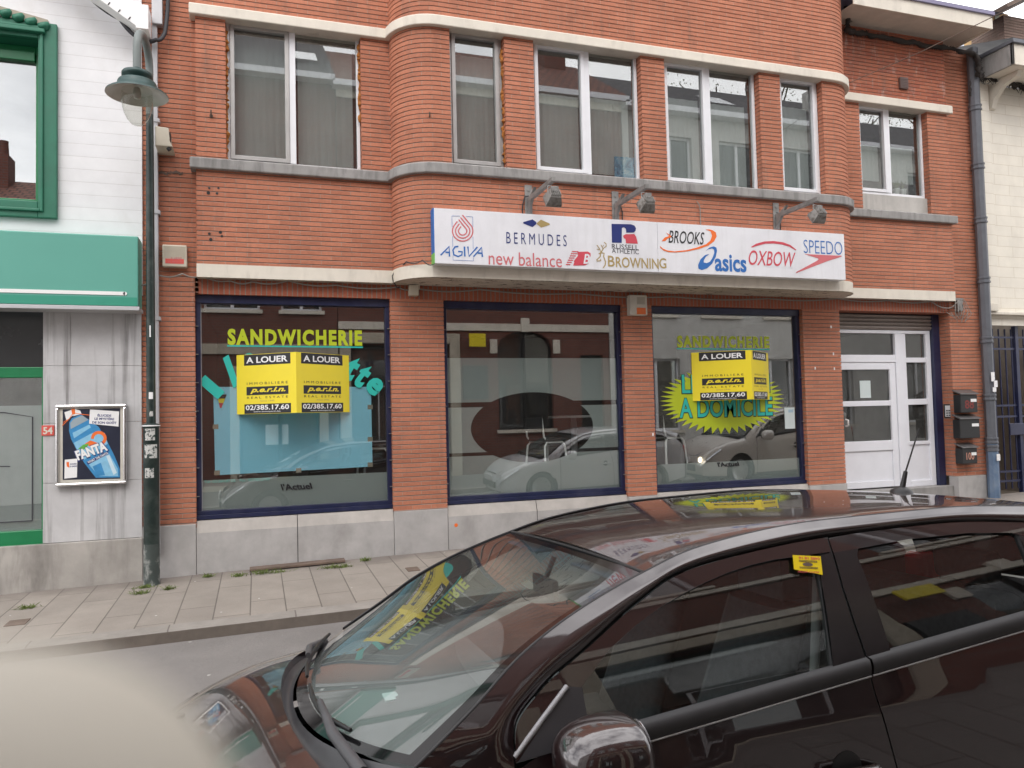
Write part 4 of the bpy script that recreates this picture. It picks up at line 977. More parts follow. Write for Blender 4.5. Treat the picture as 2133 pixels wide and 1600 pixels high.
cable([F(1757, -5, -.25), F(1766, 30, -.25), F(1762, 60, -.2), F(1780, 68, -.15), F(1850, 80, -.15), F(1920, 92, -.15), F(1985, 104, -.15), F(2030, 113, -.2), F(2040, 140, -.22), F(2036, 155, -.2)], .03, 'dark overgrown cable under the right eave', 'ivy', .05)
cable([F(2033, 158, -.12), F(2060, 160, -.12), F(2100, 172, -.12), F(2140, 185, -.12), F(2190, 196, -.12)], .03, 'shaggy overgrown cable along the top of the cream wall', 'ivy', .09)
cable([F(2033, 158, -.12), F(2022, 170, -.1), F(2021, 200, -.1)], .012, 'short dead stem hanging beside the right downpipe top', 'ivy', .03)
q = MB(); a, b = F(1757, 178, -.3), F(2130, 5, -3.); q.tube([a, (a+b)/2+Vector((0, 0, -.03)), b], .005, 5); tagit(q.build('span_wire', M['rust']), 'thin rusty wire running up from the rounded band end', 'wire')
cable([F(2033, 420, -.02), F(2040, 580, -.02), F(2044, 620, -.03), F(2056, 632, -.03)], .009, 'thin black cable beside the right downpipe ending in a plug')

# cellar grating, covers, weeds
a0, a1 = F(520, 1190, -.1).x, F(718, 1175, -.1).x
q = MB(); zc = gz((a0+a1)/2)+.008; sl_ = math.atan(.0175)
q.box(-(a1-a0)/2, (a1-a0)/2, -.075, .075, 0, .028)
o = q.build('cellar_cover', M['rust'], bevel=.006); o.location = ((a0+a1)/2, -.12, zc-.002); o.rotation_euler = (0, -sl_, 0)
tagit(o, 'worn brown cellar cover at the foot of the left shop window', 'cellar cover')
for (pxx, w_, lab) in (((96/2.667, 1100+512/2.667), .16, 'small rusty water cover in the slabs at the left edge'), ((560+800/2.666, 1040+415/2.666), .13, 'small square brown water cover in the pavement middle')):
    d = fw+rt*((pxx[0]-1066.5)/1600)-up*((pxx[1]-800)/1600); t = (gz(-1)+(-.02)-CZ)/d.z; p_ = CAM+d*t
    q = MB(); q.box(-w_/2, w_/2, -.09, .09, -.004, .006); o = q.build('water_cover', M['rust'], bevel=.003); o.location = (p_.x, p_.y, gz(p_.x)+.002+p_.y*.02); o.rotation_euler = (R_(1.1), -sl_, 0); tagit(o, lab, 'cover')
def weeds(pts, label, n=120, r=.12):
    q = MB()
    for (pxx, pyy, sprd) in pts:
        d = fw+rt*((pxx-1066.5)/1600)-up*((pyy-800)/1600); t = (gz(d.x*7)-.01-CZ)/d.z; c = CAM+d*t
        for _ in range(n):
            x, y = c.x+random.gauss(0, sprd*.5), min(-.03, c.y+random.gauss(0, .022)); z = gz(x)+.001+y*.02; h = random.uniform(.008, .045); a = random.random()*6.3
            dx_, dy_ = math.cos(a)*.0045, math.sin(a)*.0045; lx, ly = random.gauss(0, .022), random.gauss(0, .022)
            q.add([(x-dx_, y-dy_, z), (x+dx_, y+dy_, z), (x+lx+dx_*.6, y+ly, z+h*.7), (x+lx*1.6, y+ly*1.6, z+h)], [(0, 1, 2), (0, 2, 3)])
    o = q.build('weeds', M['moss']); o['kind'] = 'stuff'; return o
weeds([(302, 1225, .10), (294, 1236, .08), (353, 1227, .05), (57, 1266, .07), (433, 1203, .05), (498, 1201, .05), (540, 1196, .12), (572, 1194, .16), (690, 1184, .13), (714, 1183, .1), (762, 1170, .05)], 'weeds', 85)

# ================================================================ white house on the left
YWH = -.03
WH = empty('white_house', (-3.6, 0, -.05), 'white painted brick house with green framed window and green shop fascia', 'building')
xr = -1.145
wx1 = F(118, 250, YWH-.06).x; wz0 = F(118, 455, YWH-.06).z; wz1 = F(118, 50, YWH-.06).z; wx0 = wx1-2.1
mb = MB()
for a, b, c_, d_ in ((wx1-.1, xr, 3.0, 8.2), (-7.5, wx0+.1, 3.0, 8.2), (wx0+.1, wx1-.1, 3.0, wz0+.1), (wx0+.1, wx1-.1, wz1-.1, 8.2)):
    mb.add([(a, YWH, c_), (b, YWH, c_), (b, YWH, d_), (a, YWH, d_)], [(0, 1, 2, 3)])
mb.add([(xr, YWH, 3.0), (xr, .3, 3.0), (xr, .3, 8.2), (xr, YWH, 8.2)], [(0, 1, 2, 3)])
mb.build('upper_wall', M['white_wall'], WH)
mb = MB(); frame_ring(mb, wx0, wx1, YWH-.06, YWH+.0, wz0, wz1, .17); frame_ring(mb, wx0+.12, wx1-.12, YWH-.085, YWH-.055, wz0+.06, wz1-.05, .03)
mb.box(wx0+.1, wx1-.1, YWH-.12, YWH-.06, wz1-.13, wz1-.09)
GW = mb.build('window', M['green_frame'], WH, bevel=.008)
mb = MB(); mb.box(wx0+.17, wx1-.17, YWH, .18, wz0+.17, wz1-.17, skip='fk')
for f in mb.f: f.reverse()
mb.build('reveal', M['green_frame'], GW)
mb = MB(); frame_ring(mb, wx0+.17, wx1-.17, .14, .19, wz0+.17, wz1-.17, .075); mb.box(wx0+.245, wx1-.245, .1, .19, wz1-.34, wz1-.245); mb.build('sash', M['green_bright'], GW, bevel=.006)
pane(wx0+.24, wx1-.24, wz0+.24, wz1-.34, .165, M['glass_left'], GW)
mb = MB(); mb.box(wx0+.2, wx1-.2, .24, 2.5, wz0, wz1, skip='f')
for f in mb.f: f.reverse()
mb.build('room_lining', M['room'], WH)
# row of scalloped tiles on the window head
for k in range(7):
    pxx, pyy = 4+26.5*k-75, 17+9.0*k-24
    c = F(pxx, pyy, YWH-.10); mb = MB(); mb.lathe([(0, .02), (.05, .015), (.062, -.01), (.05, -.05), (.02, -.07)], (c.x, c.y+.03, c.z), (-.25, -.6, .75), 12); mb.build('scalloped_tile', M['green_frame'], WH)
p0, p1 = F(-60, 8, YWH-.06), F(100, 46, YWH-.06)
mb = MB(); mb.add([(p0.x, YWH-.07, p0.z-.06), (p1.x, YWH-.07, p1.z-.04), (p1.x, YWH-.07, p1.z+.02), (p0.x, YWH-.07, p0.z+.06), (p0.x, YWH, p0.z-.06), (p1.x, YWH, p1.z-.04), (p1.x, YWH, p1.z+.02), (p0.x, YWH, p0.z+.06)], [(0, 1, 2, 3), (3, 2, 6, 7), (1, 5, 6, 2)]); mb.build('window_head', M['tape'], WH)
# barge board of the gable
a, b = F(206, -6, -.22), F(293, 56, -.22); d = (b-a).normalized(); a = a-d*1.6; n = Vector((-d.z, 0, d.x))
mb = MB(); mb.obox((a+b)/2-n*.0, d, (0, 1, 0), n, (b-a).length/2, .11, .055)
for k in range(9): mb.obox(b-d*(.09+.115*k)+Vector((0, -.112, 0))-n*.03, d, (0, 1, 0), n, .006, .003, .018, 1)
mb.obox(b+d*.01+n*.04+Vector((0, -.02, .02)), (1, 0, 0), (0, 1, 0), (0, 0, 1), .06, .12, .13); mb.build('barge_board', [M['white_paint'], M['black']], WH, bevel=.006)
# fascia sign
YF = -.30
fx1 = F(288, 560, YF).x; fz0 = F(288, 645, YF).z; fz1 = F(288, 492, YF).z
mb = MB(); mb.box(-6, fx1, YF, YWH-.002, fz0+.035, fz1); FS = mb.build('fascia_sign', M['green_sign'], WH, bevel=.012)
zs = F(200, 618, YF).z; mb = MB(); mb.box(-6, fx1-.012, YF-.003, YF-.0005, fz0+.036, zs); mb.build('lower_band', M['green_sign_low'], FS)
za = F(150, 609, YF).z; xs_ = F(265, 613, YF).x
mb = MB(); mb.box(-6, xs_-.02, YF-.006, YF-.0005, za-.018, za+.018); mb.tube([(xs_-.02, YF-.006, za), (xs_-.02, YF-.0005, za)], .018, 16); mb.build('white_stripe', M['white_paint'], FS)
mb = MB(); mb.box(-6, fx1+.01, YF-.01, YWH, fz0-.01, fz0+.03); mb.build('lower_trim', M['zinc_light'], FS, bevel=.004)
# marble cladding, plinth and shop front
cx0, cx1 = F(89, 900, YWH).x, xr-.012
zp = F(190, 1126, YWH).z
mb = MB(); zb1 = F(190, 762, YWH).z; zb2 = F(190, 880, YWH).z; zb3 = F(190, 1003, YWH).z
zz = [zp, zb3, zb2, zb1, fz0+.02]
for i in range(4):
    cuts = [cx0, cx0+(cx1-cx0)*(.27 if i % 2 else 1.), cx1] if i == 3 else [cx0, cx1]
    for a, b in zip(cuts, cuts[1:]):
        if b-a > .01: mb.box(a+.0015, b-.0015, YWH, .1, zz[i]+.0015, zz[i+1]-.0015)
mb.build('marble_cladding', M['marble'], WH, bevel=.002)
mb = MB(); mb.box(cx0+.01, cx1, YWH+.05, .16, -.2, fz0+.02); mb.build('wall_core', M['black'], WH)
mb = MB(); mb.box(-7, cx1+.004, YWH-.03, .1, -.5, zp-.003); mb.build('plinth', M['plinth_dirty'], WH, bevel=.008)
mb = MB(); zt0_, zt1_ = F(40, 787, .06).z, F(40, 771, .06).z; zb0_, zb1_ = F(40, 1138, .06).z, F(40, 1106, .06).z; gx = cx0+.01
mb.box(-6, gx, .05, .14, zt0_, zt1_+.03); mb.box(-6, gx, .03, .16, zb0_, zb1_); mb.box(gx-.04, gx, .052, .14, zb1_, zt0_); mb.box(-6, gx, -.01, .16, zb0_-.03, zb0_+.02)
SW = mb.build('shop_front_frame', M['green_bright'], WH, bevel=.006)
pane(-6, gx-.04, zb1_, zt0_, .09, M['glass_shop'], SW)
mb = MB(); zf = F(40, 845, .1).z; xs2 = [-6+k*(gx-.05+6)/30 for k in range(31)]
for a, b in zip(xs2, xs2[1:]):
    h = lambda x: zf+.0-.12*max(0, (x-(gx-.5))/.5)**2*0-.0
    mb.add([(a, .1, zb1_), (b, .1, zb1_), (b, .1, h(b)), (a, .1, h(a))], [(0, 1, 2, 3)])
mb.build('frosted_film', film('pale_frosted_film', (.52, .585, .59), .86), SW)
mb = MB(); fx_ = gx-.13; z_b = F(60, 1085, .1).z
L_ = [(fx_, z_b), (fx_, zf-.12), (fx_-.25, zf-.07), (fx_-.8, zf-.05)]
mb.poly(stroke_pts(L_, .012), facade(.086), .001); mb.poly(stroke_pts([(fx_, z_b), (fx_-1, z_b)], .012), facade(.086), .001); mb.poly(stroke_pts([(fx_-.2, zf-.62), (fx_-.9, zf-.58)], .010), facade(.086), .001); mb.build('film_line', M['darkgrey'], SW)
mb = MB(); mb.box(-6, gx, .08, .12, zt1_+.03, fz0+.02); mb.build('transom_panel', simple('dark_transom', (.03, .03, .032), .25), SW)
mb = MB(); mb.box(-6, gx, .17, 2.5, zb0_-.1, zt1_+.6, skip='f')
for f in mb.f: f.reverse()
mb.build('room_lining', M['room'], WH)
mb = MB(); mb.add([(-7, YWH, 8.2), (xr, YWH, 8.2), (xr, 5, 9.4), (-7, 5, 9.4)], [(0, 1, 2, 3)]); mb.build('roof', M['darkgrey'], WH)
# number plate
a, b = F(86, 908, YWH-.01), F(113, 886, YWH-.01)
NP = empty('number_plate', ((a.x+b.x)/2, YWH, a.z), 'small red house number plate reading 54 on the marble cladding', 'number plate')
mb = MB(); mb.box(a.x, b.x, YWH-.01, YWH-.001, a.z, b.z); mb.build('plate', M['redlabel'], NP, bevel=.003); text('54', 'house_number', M['cream'], NP, facade(YWH-.01), a.x+.015, b.x-.015, a.z+.015, b.z-.015, off=.03)

# ---------------------------------------------------------------- advertising poster in its frame
YPo = YWH-.045
PF = empty('poster_frame', (F(190, 930, YPo).x, YWH, F(190, 1010, YPo).z), 'advertising poster of a blue soft drink bottle in a silver frame', 'poster')
Pm = lambda *p: [(x/2.286, 600+y/2.286) for x, y in p]
def P2(x, y): q = F(x/2.286, 600+y/2.286, YPo-.004); return q.x, q.z
x0, z0 = P2(264, 944); x1, z1 = P2(602, 552); z0 = (P2(264, 944)[1]+P2(600, 934)[1])/2
mb = MB(); t = .032
for a, b, c_, d_ in ((x0, x1, z0, z0+t), (x0, x1, z1-t, z1), (x0, x0+t, z0+t, z1-t), (x1-t, x1, z0+t, z1-t)): mb.box(a, b, YPo-.025, YWH-.001, c_, d_)
mb.build('frame', M['chrome'], PF, bevel=.012)
mb = MB(); mb.box(x0+t, x1-t, YPo-.0, YWH-.001, z0+t, z1-t); PO = mb.build('poster', simple('poster_margin', (.66, .63, .56), .5), PF)
def pp(pts, m, lift=0., name='picture'):
    mb = MB(); mb.poly([P2(*p) for p in pts], facade(YPo-.0012-lift), .0004); return mb.build(name, m, PO)
pp([(298, 578), (572, 572), (572, 908), (298, 914)], simple('poster_dark', (.018, .022, .045), .4, var=.3))
blu1 = simple('bottle_blue', (.05, .27, .55), .35, var=.2, vscale=22); blu2 = simple('bottle_light_blue', (.26, .55, .76), .35, var=.15, vscale=22)
pp([(330, 640), (342, 620), (385, 602), (430, 632), (470, 662), (512, 735), (545, 800), (570, 862), (571, 902), (456, 904), (400, 832), (365, 772), (338, 720), (328, 680)], blu1, .0006)
pp([(334, 642), (350, 624), (392, 606), (420, 628), (336, 672)], simple('bottle_neck', (.33, .40, .44), .4), .0012)
pp([(345, 690), (425, 650), (432, 664), (352, 716)], blu2, .0012); pp([(420, 838), (520, 790), (560, 860), (562, 896), (470, 896)], blu2, .0012)
pp([(440, 850), (480, 832), (500, 892), (462, 896)], blu1, .0018); pp([(505, 800), (520, 795), (556, 880), (540, 890)], simple('bottle_shine', (.62, .77, .86), .3), .0018)
pp([(350, 738), (440, 690), (498, 690), (512, 742), (400, 818), (372, 780)], blu2, .0015)
ora = M['oran']
pp([(306, 592), (345, 578), (350, 604), (316, 632)], M['whiteink'], .0015); pp([(338, 576), (356, 574), (358, 600), (344, 604)], ora, .002); pp([(356, 575), (382, 584), (388, 600), (348, 610)], M['whiteink'], .0018)
pp(stroke_pts([(296, 655), (330, 622), (348, 594), (380, 600), (430, 606)], 3.2), ora, .0022); pp(stroke_pts([(330, 622), (300, 640)], 2.4), ora, .0022)
mb = MB(); ring_ = [(470+30*math.cos(R_(a)), 716-28*math.sin(R_(a))) for a in range(-70, 200, 15)]
pp(stroke_pts(ring_, 15), ora, .002)
pp([(372, 766), (396, 746), (424, 740), (410, 764), (392, 772)], simple('leaf_green', (.12, .42, .06), .5), .0024); pp([(404, 742), (430, 726), (466, 738), (430, 756)], ora, .0022)
def trot(txt, cx, cy, wd, ht, ang, m, lift, off=.03):
    ca, cb = P2(cx, cy); k = .00213
    text(txt, 'lettering', m, PO, facade(YPo-lift), ca-wd*k/2, ca+wd*k/2, cb-ht*k/2, cb+ht*k/2, off=off, rot=ang)
trot('FANTA', 436, 776, 146, 56, R_(19), M['navy'], .0026, .07); trot('FANTA', 435, 775, 138, 48, R_(19), M['whiteink'], .0038, .05)
pp([(412, 828), (512, 776), (516, 790), (418, 842)], M['navy'], .0022); trot('WHAT THE FANTA', 466, 808, 98, 12, R_(27), M['whiteink'], .0034, .02)
pp([(428, 578), (567, 588), (564, 660), (424, 646)], M['whiteink'], .0026)
for s_, cy in (('ÉLUCIDE', 606), ('LE MYSTÈRE', 622), ('DE SON GOÛT', 640)): trot(s_, 497, cy, {606: 60, 622: 86, 640: 106}[cy], 14, R_(-3), M['navy'], .0036, .03)
pp([(308, 818), (368, 812), (366, 902), (306, 908)], M['whiteink'], .0026); pp([(316, 830), (328, 828), (330, 856), (318, 850)], ora, .0034)
trot('SCANNE', 349, 838, 28, 7, R_(2), M['navy'], .0036); trot('ET GAGNE', 349, 849, 30, 7, R_(2), M['navy'], .0036)

# ================================================================ cream house on the right
CH = empty('cream_house', (13, 0, .2), 'cream painted house with gutter, ledge and a dark gated passage', 'building')
ox = F(2063, 800, 0).x; oz1 = F(2090, 678, 0).z; zg1 = 6.72; lz = F(2060, 648, -.1).z
mb = MB(); x0 = 10.79
def wq(a, b, c_, d_): mb.add([(a, 0, c_), (b, 0, c_), (b, 0, d_), (a, 0, d_)], [(0, 1, 2, 3)])
wq(x0, ox, .1, oz1); wq(x0, 20, oz1, zg1); wq(14.2, 20, .1, oz1)
mb.box(x0, F(2075, 400, 0).x-.1, -.035, -.001, lz, zg1)
mb.build('wall', M['cream_wall'], CH)
mb = MB(); mb.box(x0, ox+.03, -.03, .05, -.1, F(2050, 990, -.03).z); mb.build('plinth', M['plinth'], CH, bevel=.006)
mb = MB(); mb.box(x0, F(2078, 640, -.1).x, -.12, .0, lz, lz+.12); mb.box(x0, 20, -.09, 0, lz-.05, lz-.003); mb.build('ledge', M['cream'], CH, bevel=.008)
mb = MB(); mb.box(10.88, 20, -.62, 0, zg1+.02, zg1+.05); mb.box(10.86, 20, -.64, -.60, zg1+.02, zg1+.34); mb.box(10.86, 10.9, -.64, 0, zg1+.02, zg1+.34, 1); mb.box(10.84, 20, -.68, .3, zg1+.34, zg1+.40, 2)
mb.build('gutter', [M['cream'], M['greystone'], M['zinc']], CH, bevel=.006)
mb = MB(); bp = [(0., -.42), (-.05, -.40), (-.10, -.26), (-.24, -.12), (-.48, -.06), (-.52, .018), (0, .018)]
mb.poly(bp, lambda u, v: Vector((11.12, u, zg1+v)), .09, (1, 0, 0)); mb.poly(bp, lambda u, v: Vector((11.12, u, zg1+v)), 0, (-1, 0, 0)); mb.build('bracket', M['cream'], CH)
mb = MB(); mb.add([(10.84, -.68, zg1+.404), (20, -.68, zg1+.404), (20, 4, zg1+1.9), (10.84, 4, zg1+1.9)], [(0, 1, 2, 3)]); mb.build('roof', M['darkgrey'], CH)
mb = MB(); mb.box(ox, 14.2, .05, 3.5, -.1, oz1+.6, skip='ft')
for f in mb.f: f.reverse()
mb.build('passage_lining', simple('brown_passage_wall', (.33, .285, .24), .9, var=.25, dirt=.4), CH)
# things above that roof
cz = F(2118, 60, 1.5)
mb = MB(); a, b = F(2094, 98, 1.5), F(2200, 40, 1.5); courses(mb, [(a.x, 2.2), (a.x, 1.5), (a.x+1.6, 1.5)], a.z-.4, a.z+.62); mb.build('chimney_stack', [brick('old_chimney_brick', (.30, .21, .17), (.22, .16, .13), (.34, .31, .28)), M['mortar']], CH)
a, b = F(2066, 82, 1.8), F(2100, 30, 1.8); mb = MB(); mb.box(a.x, b.x, 1.8, 2.4, a.z-.4, b.z, 0); mb.box(a.x+.1, a.x+.22, 1.79, 1.8, a.z-.4, b.z, 1); mb.build('dormer_cheek', [simple('raw_plywood', (.55, .36, .16), .7), simple('pale_green_board', (.45, .5, .42), .7)], CH)
a, b = F(2046, 40, 1.4), F(2180, -25, 1.4); mb = MB(); mb.obox((a+b)/2, b-a, (0, 1, 0), (a-b).cross(Vector((0, 1, 0))), (b-a).length/2, .5, .035); mb.build('dormer_roof', M['rust'], CH)
# gate
GA = empty('gate', (12.2, .12, .2), 'dark blue barred gate closing the passage of the cream house', 'gate')
yg = .14; zt_ = F(2100, 686, yg).z; zb_ = F(2100, 1018, yg).z
mb = MB(); gx0, gx1 = ox+.04, 14.1
for yy in (703, 727, 845, 868, 983, 1003): z = F(2085, yy, yg).z; mb.box(gx0, gx1, yg-.012, yg+.012, z-.016, z+.016)
k = 0; x = F(2072, 800, yg).x; st_ = F(2085, 800, yg).x-x
while x < gx1: mb.tube([(x, yg, zb_), (x, yg, zt_)], .013, 8); x += st_
mb.build('bars', M['blue_frame'], GA)
xp_ = F(2119, 800, yg).x; mb = MB(); mb.box(xp_-.035, xp_+.035, yg-.035, yg+.035, zb_-.1, zt_+.05); mb.build('gate_post', M['blue_frame'], GA, bevel=.004)
a = F(2104, 907, yg-.05); mb = MB(); mb.box(a.x, a.x+.45, yg-.06, yg-.03, a.z, a.z+.19); mb.build('lock_plate', M['blue_frame'], GA, bevel=.01)

# ================================================================ inside the shop
def stool(x, y, rz, label, h=.78):
    r = empty('bar_stool', (x, y, .503), label, 'bar stool', 'bar stools inside the shop'); r.rotation_euler = (0, 0, rz)
    q = MB(); s_ = .17
    for i, j in ((-1, -1), (1, -1), (1, 1), (-1, 1)): pass
    for sx in (-1, 1):
        q.tube([(sx*.22, -.24, 0), (sx*.17, -.19, h-.06), (sx*.165, -.15, h-.015), (sx*.165, .12, h-.015), (sx*.17, .16, h-.06), (sx*.22, .22, 0)], .013, 8)
        q.tube([(sx*.165, -.15, h), (sx*.165, -.20, h+.06), (sx*.165, -.23, h+.30)], .012, 8)
    q.tube([(-.19, -.215, h*.4), (.19, -.215, h*.4)], .01, 8); q.tube([(-.19, .19, h*.4), (.19, .19, h*.4)], .01, 8)
    q.build('tube_frame', M['whiteink'], r, local=True)  # tubes coloured white for the light missing on the chrome
    q = MB(); q.box(-.19, .19, -.18, .18, h, h+.04); q.build('seat', M['black'], r, bevel=.012, local=True)
    q = MB(); q.box(-.18, .18, -.245, -.225, h+.14, h+.31); q.build('backrest', M['black'], r, bevel=.01, local=True)
def at_in(pxx, pyy, y): return F(pxx, pyy, y)
a = F(1140, 950, .5); stool(a.x, .5, -1.2, 'chrome legged bar stool seen through the oval of clear glass')
a = F(1390, 960, .5); stool(a.x, .5, -1.3, 'chrome bar stool half hidden behind the second brick pier')
a = F(782, 960, .5); stool(a.x, .5, 1.2, 'bar stool showing at the right edge of the blue paper')
a = F(1195, 870, 1.6); TB = empty('bar_table', (a.x, 1.6, .503), 'white pedestal bar table behind the oval window', 'table')
q = MB(); q.tube([(a.x, 1.6, .52), (a.x, 1.6, a.z)], .045, 12); q.lathe([(.25, .503), (.24, .53), (.05, .55)], (a.x, 1.6, 0), n=20); q.build('pedestal', M['zinc_light'], TB); q = MB(); q.lathe([(0, a.z+.03), (.38, a.z+.03), (.38, a.z), (0, a.z)], (a.x, 1.6, 0), n=24, smooth=False); q.build('table_top', M['whiteink'], TB)
# small painting in the second bay window, plant pots in the right one
a, b = F(1282, 378, -.42), F(1326, 330, -.42); q = NT('blue_painting'); p = q.pos(); q.bsdf(q.ramp(q.noise(p, 9, 6, .6, 1.2), (.35, (.02, .16, .32)), (.5, (.10, .42, .66)), (.7, (.55, .74, .82))), .6); M['paint'] = q.m
q = MB(); q.box(a.x, b.x, -.425, -.40, Z_L1+.002, b.z); tagit(q.build('painting', M['paint']), 'small blue abstract painting leaning in an upstairs bay window', 'painting')
for pxx, lab in ((1882, 'white flower pot at the right end of the right upstairs sill'), (1868, 'white flower pot left of its twin on the right upstairs sill')):
    a = F(pxx, 402, .07); r = empty('flower_pot', (a.x, .075, 4.80), lab, 'flower pot', 'flower pots on the upstairs sill')
    q = MB(); q.lathe([(0, .0), (.035, 0), (.048, .10), (.05, .115), (.04, .11), (0, .10)], (a.x, .075, 4.81), n=16); q.build('pot', M['whiteink'], r)
    q = MB()
    for k in range(26):
        d = Vector((random.uniform(-.07, .07), random.uniform(-.04, .05), random.uniform(.06, .16))); b_ = Vector((a.x, .075, 4.92)); s_ = Vector((random.uniform(-.012, .012), .006, .004)); q.add([b_, b_+d*.6+s_, b_+d, b_+d*.6-s_], [(0, 1, 2, 3)])
    q.build('plant', M['moss'], r)

# ================================================================ cars
def hermite(tab, x):
    """smooth interpolation in a table sorted by x"""
    n = len(tab)
    if x <= tab[0][0]: return tab[0][1]+(x-tab[0][0])*(tab[1][1]-tab[0][1])/(tab[1][0]-tab[0][0])
    if x >= tab[-1][0]: return tab[-1][1]+(x-tab[-1][0])*(tab[-1][1]-tab[-2][1])/(tab[-1][0]-tab[-2][0])
    i = max(k for k in range(n-1) if tab[k][0] <= x)
    s = [(tab[k+1][1]-tab[k][1])/(tab[k+1][0]-tab[k][0]) for k in range(n-1)]
    def m(k):
        if k == 0: return s[0]
        if k == n-1: return s[-1]
        if s[k-1]*s[k] <= 0: return 0.
        return 2*s[k-1]*s[k]/(s[k-1]+s[k])
    x0, x1 = tab[i][0], tab[i+1][0]; h = x1-x0; t = (x-x0)/h
    return (2*t**3-3*t**2+1)*tab[i][1]+(t**3-2*t**2+t)*h*m(i)+(-2*t**3+3*t**2)*tab[i+1][1]+(t**3-t**2)*h*m(i+1)
GROOVE = [(1.12, .928), (.95, 1.035), (.81, 1.130), (.65, 1.208), (.376, 1.302), (.145, 1.359), (-.3, 1.400), (-.8, 1.404), (-1.15, 1.386), (-1.6, 1.335), (-1.95, 1.245)]
SEAM = [(.872, .885), (.857, .975), (.765, 1.058), (.61, 1.138), (.422, 1.232), (.239, 1.300), (-.3, 1.354), (-.75, 1.362), (-1.12, 1.337), (-1.55, 1.27), (-1.86, 1.13)]
GS = sorted(GROOVE)
def para(tab, t):
    a = hermite([(i, p[0]) for i, p in enumerate(tab)], t); b = hermite([(i, p[1]) for i, p in enumerate(tab)], t); return a, b
def zbelt(X): return .975-.085*X
def ztop(X): return hermite([(1.1, .90), (1.29, .862), (1.465, .838), (1.62, .80), (1.79, .738), (1.9, .685), (2.02, .60), (2.12, .48)], X)
def fside(X, Z):
    Yb = .835
    if X > 1.25: Yb -= .34*((X-1.25)/.87)**2.6
    if X < -1.45: Yb -= .13*((-1.45-X)/.65)**2
    d = Z-zbelt(X)
    if d > 0: return Yb-(.36*d+.42*d*d)
    Y = Yb+.03*min(1, -d/.13)
    if Z < .42: Y -= .30*(.42-Z)**2*4*.4
    return Y
def nside(X, Z, f=fside):
    e = .004; dx = (f(X+e, Z)-f(X-e, Z))/(2*e); dz = (f(X, Z+e)-f(X, Z-e))/(2*e)
    return Vector((-dx, 1, -dz)).normalized()
def clip_poly(poly, x0, x1, z0, z1):
    for ax, lim, sg in ((0, x0, 1), (0, x1, -1), (1, z0, 1), (1, z1, -1)):
        o = []; n = len(poly)
        for i in range(n):
            a, b = poly[i], poly[(i+1) % n]; da, db = (a[ax]-lim)*sg, (b[ax]-lim)*sg
            if da >= 0: o.append(a)
            if da*db < 0: t = da/(da-db); o.append((a[0]+(b[0]-a[0])*t, a[1]+(b[1]-a[1])*t))
        poly = o
        if len(poly) < 3: return []
    return poly
def side_panel(name, poly, mat, parent, sg, off=0., step=.06, f=fside, rim=.014):
    """door skin, pane or trim: a side-view outline laid on the body side"""
    xs = [p[0] for p in poly]; zs = [p[1] for p in poly]
    q = MB(); nrm = []
    X0, Z0 = min(xs), min(zs); nx = int((max(xs)-X0)/step)+1; nz = int((max(zs)-Z0)/step)+1
    dx_, dz_ = (max(xs)-X0)/nx, (max(zs)-Z0)/nz; idx = {}
    def vid(p):
        k = (round(p[0], 4), round(p[1], 4))
        if k not in idx:
            idx[k] = len(q.v); q.v.append((p[0], sg*(f(*p)+off), p[1])); n = nside(p[0], p[1], f); nrm.append((n.x, sg*n.y, n.z))
        return idx[k]
    area = lambda c: sum(a[0]*b[1]-b[0]*a[1] for a, b in zip(c, c[1:]+c[:1]))
    for i in range(nx):
        for j in range(nz):
            c = clip_poly(list(poly), X0+i*dx_, X0+(i+1)*dx_, Z0+j*dz_, Z0+(j+1)*dz_)
            if len(c) < 3 or abs(area(c)) < 1e-6: continue
            ids = []
            for p in c:
                k = vid(p)
                if k not in ids: ids.append(k)
            if len(ids) < 3: continue
            ccw = area(c) > 0                    # seen from +Y (left), X runs to the left of the view
            if len(ids) > 4:
                tri = tessellate_polygon([[Vector((q.v[k][0], q.v[k][2], 0)) for k in ids]])
                for t in tri:
                    tt = [ids[w] for w in t]
                    a_ = area([(q.v[k][0], q.v[k][2]) for k in tt])
                    q.f.append(tt if (a_ < 0) == (sg > 0) else tt[::-1]); q.m.append(0)
            else:
                q.f.append(ids if (not ccw) == (sg > 0) else ids[::-1]); q.m.append(0)
    me = bpy.data.meshes.new(name); me.from_pydata(q.v, [], q.f); me.materials.append(mat)
    me.polygons.foreach_set('use_smooth', [True]*len(me.polygons)); me.update()
    me.normals_split_custom_set_from_vertices(nrm)
    o = bpy.data.objects.new(name, me); C.objects.link(o); o.parent = parent
    return o
def outline_rim(pts, off0, off1, sg, q, f=fside):
    v = [(x, sg*(f(x, z)+o), z) for x, z in pts for o in (off0, off1)]
    n = len(pts); q.add(v, [(2*i, 2*i+1, (2*i+3) % (2*n), (2*i+2) % (2*n)) for i in range(n)])
def paintmat(name, c, c2, metal=.4, rough=.28, coat=1.):
    q = NT(name); p = q.pos()
    fl = q.ramp(q.noise(p, 900, 2, .5), (.4, c), (.62, c2))
    nz_ = q.n('ShaderNodeSeparateXYZ', {'Vector': q.n('ShaderNodeNewGeometry').outputs['Normal']}).outputs[2]
    du = q.math('MULTIPLY', q.ramp(q.noise(p, 2.1, 8, .7), (.35, .08), (.75, .22)), q.math('POWER', q.math('MAXIMUM', nz_, 0.), 2.)); fl = q.mix(du, fl, (.22, .185, .16))
    q.bsdf(fl, rough, metal, None, .5, Coat_Weight=coat, Coat_Roughness=.014, Coat_IOR=1.8); return q.m
M['tyre'] = simple('tyre_rubber', (.022, .022, .022), .85, var=.2, bump=.2)
M['rim'] = simple('alloy_rim', (.45, .45, .46), .3, .8)
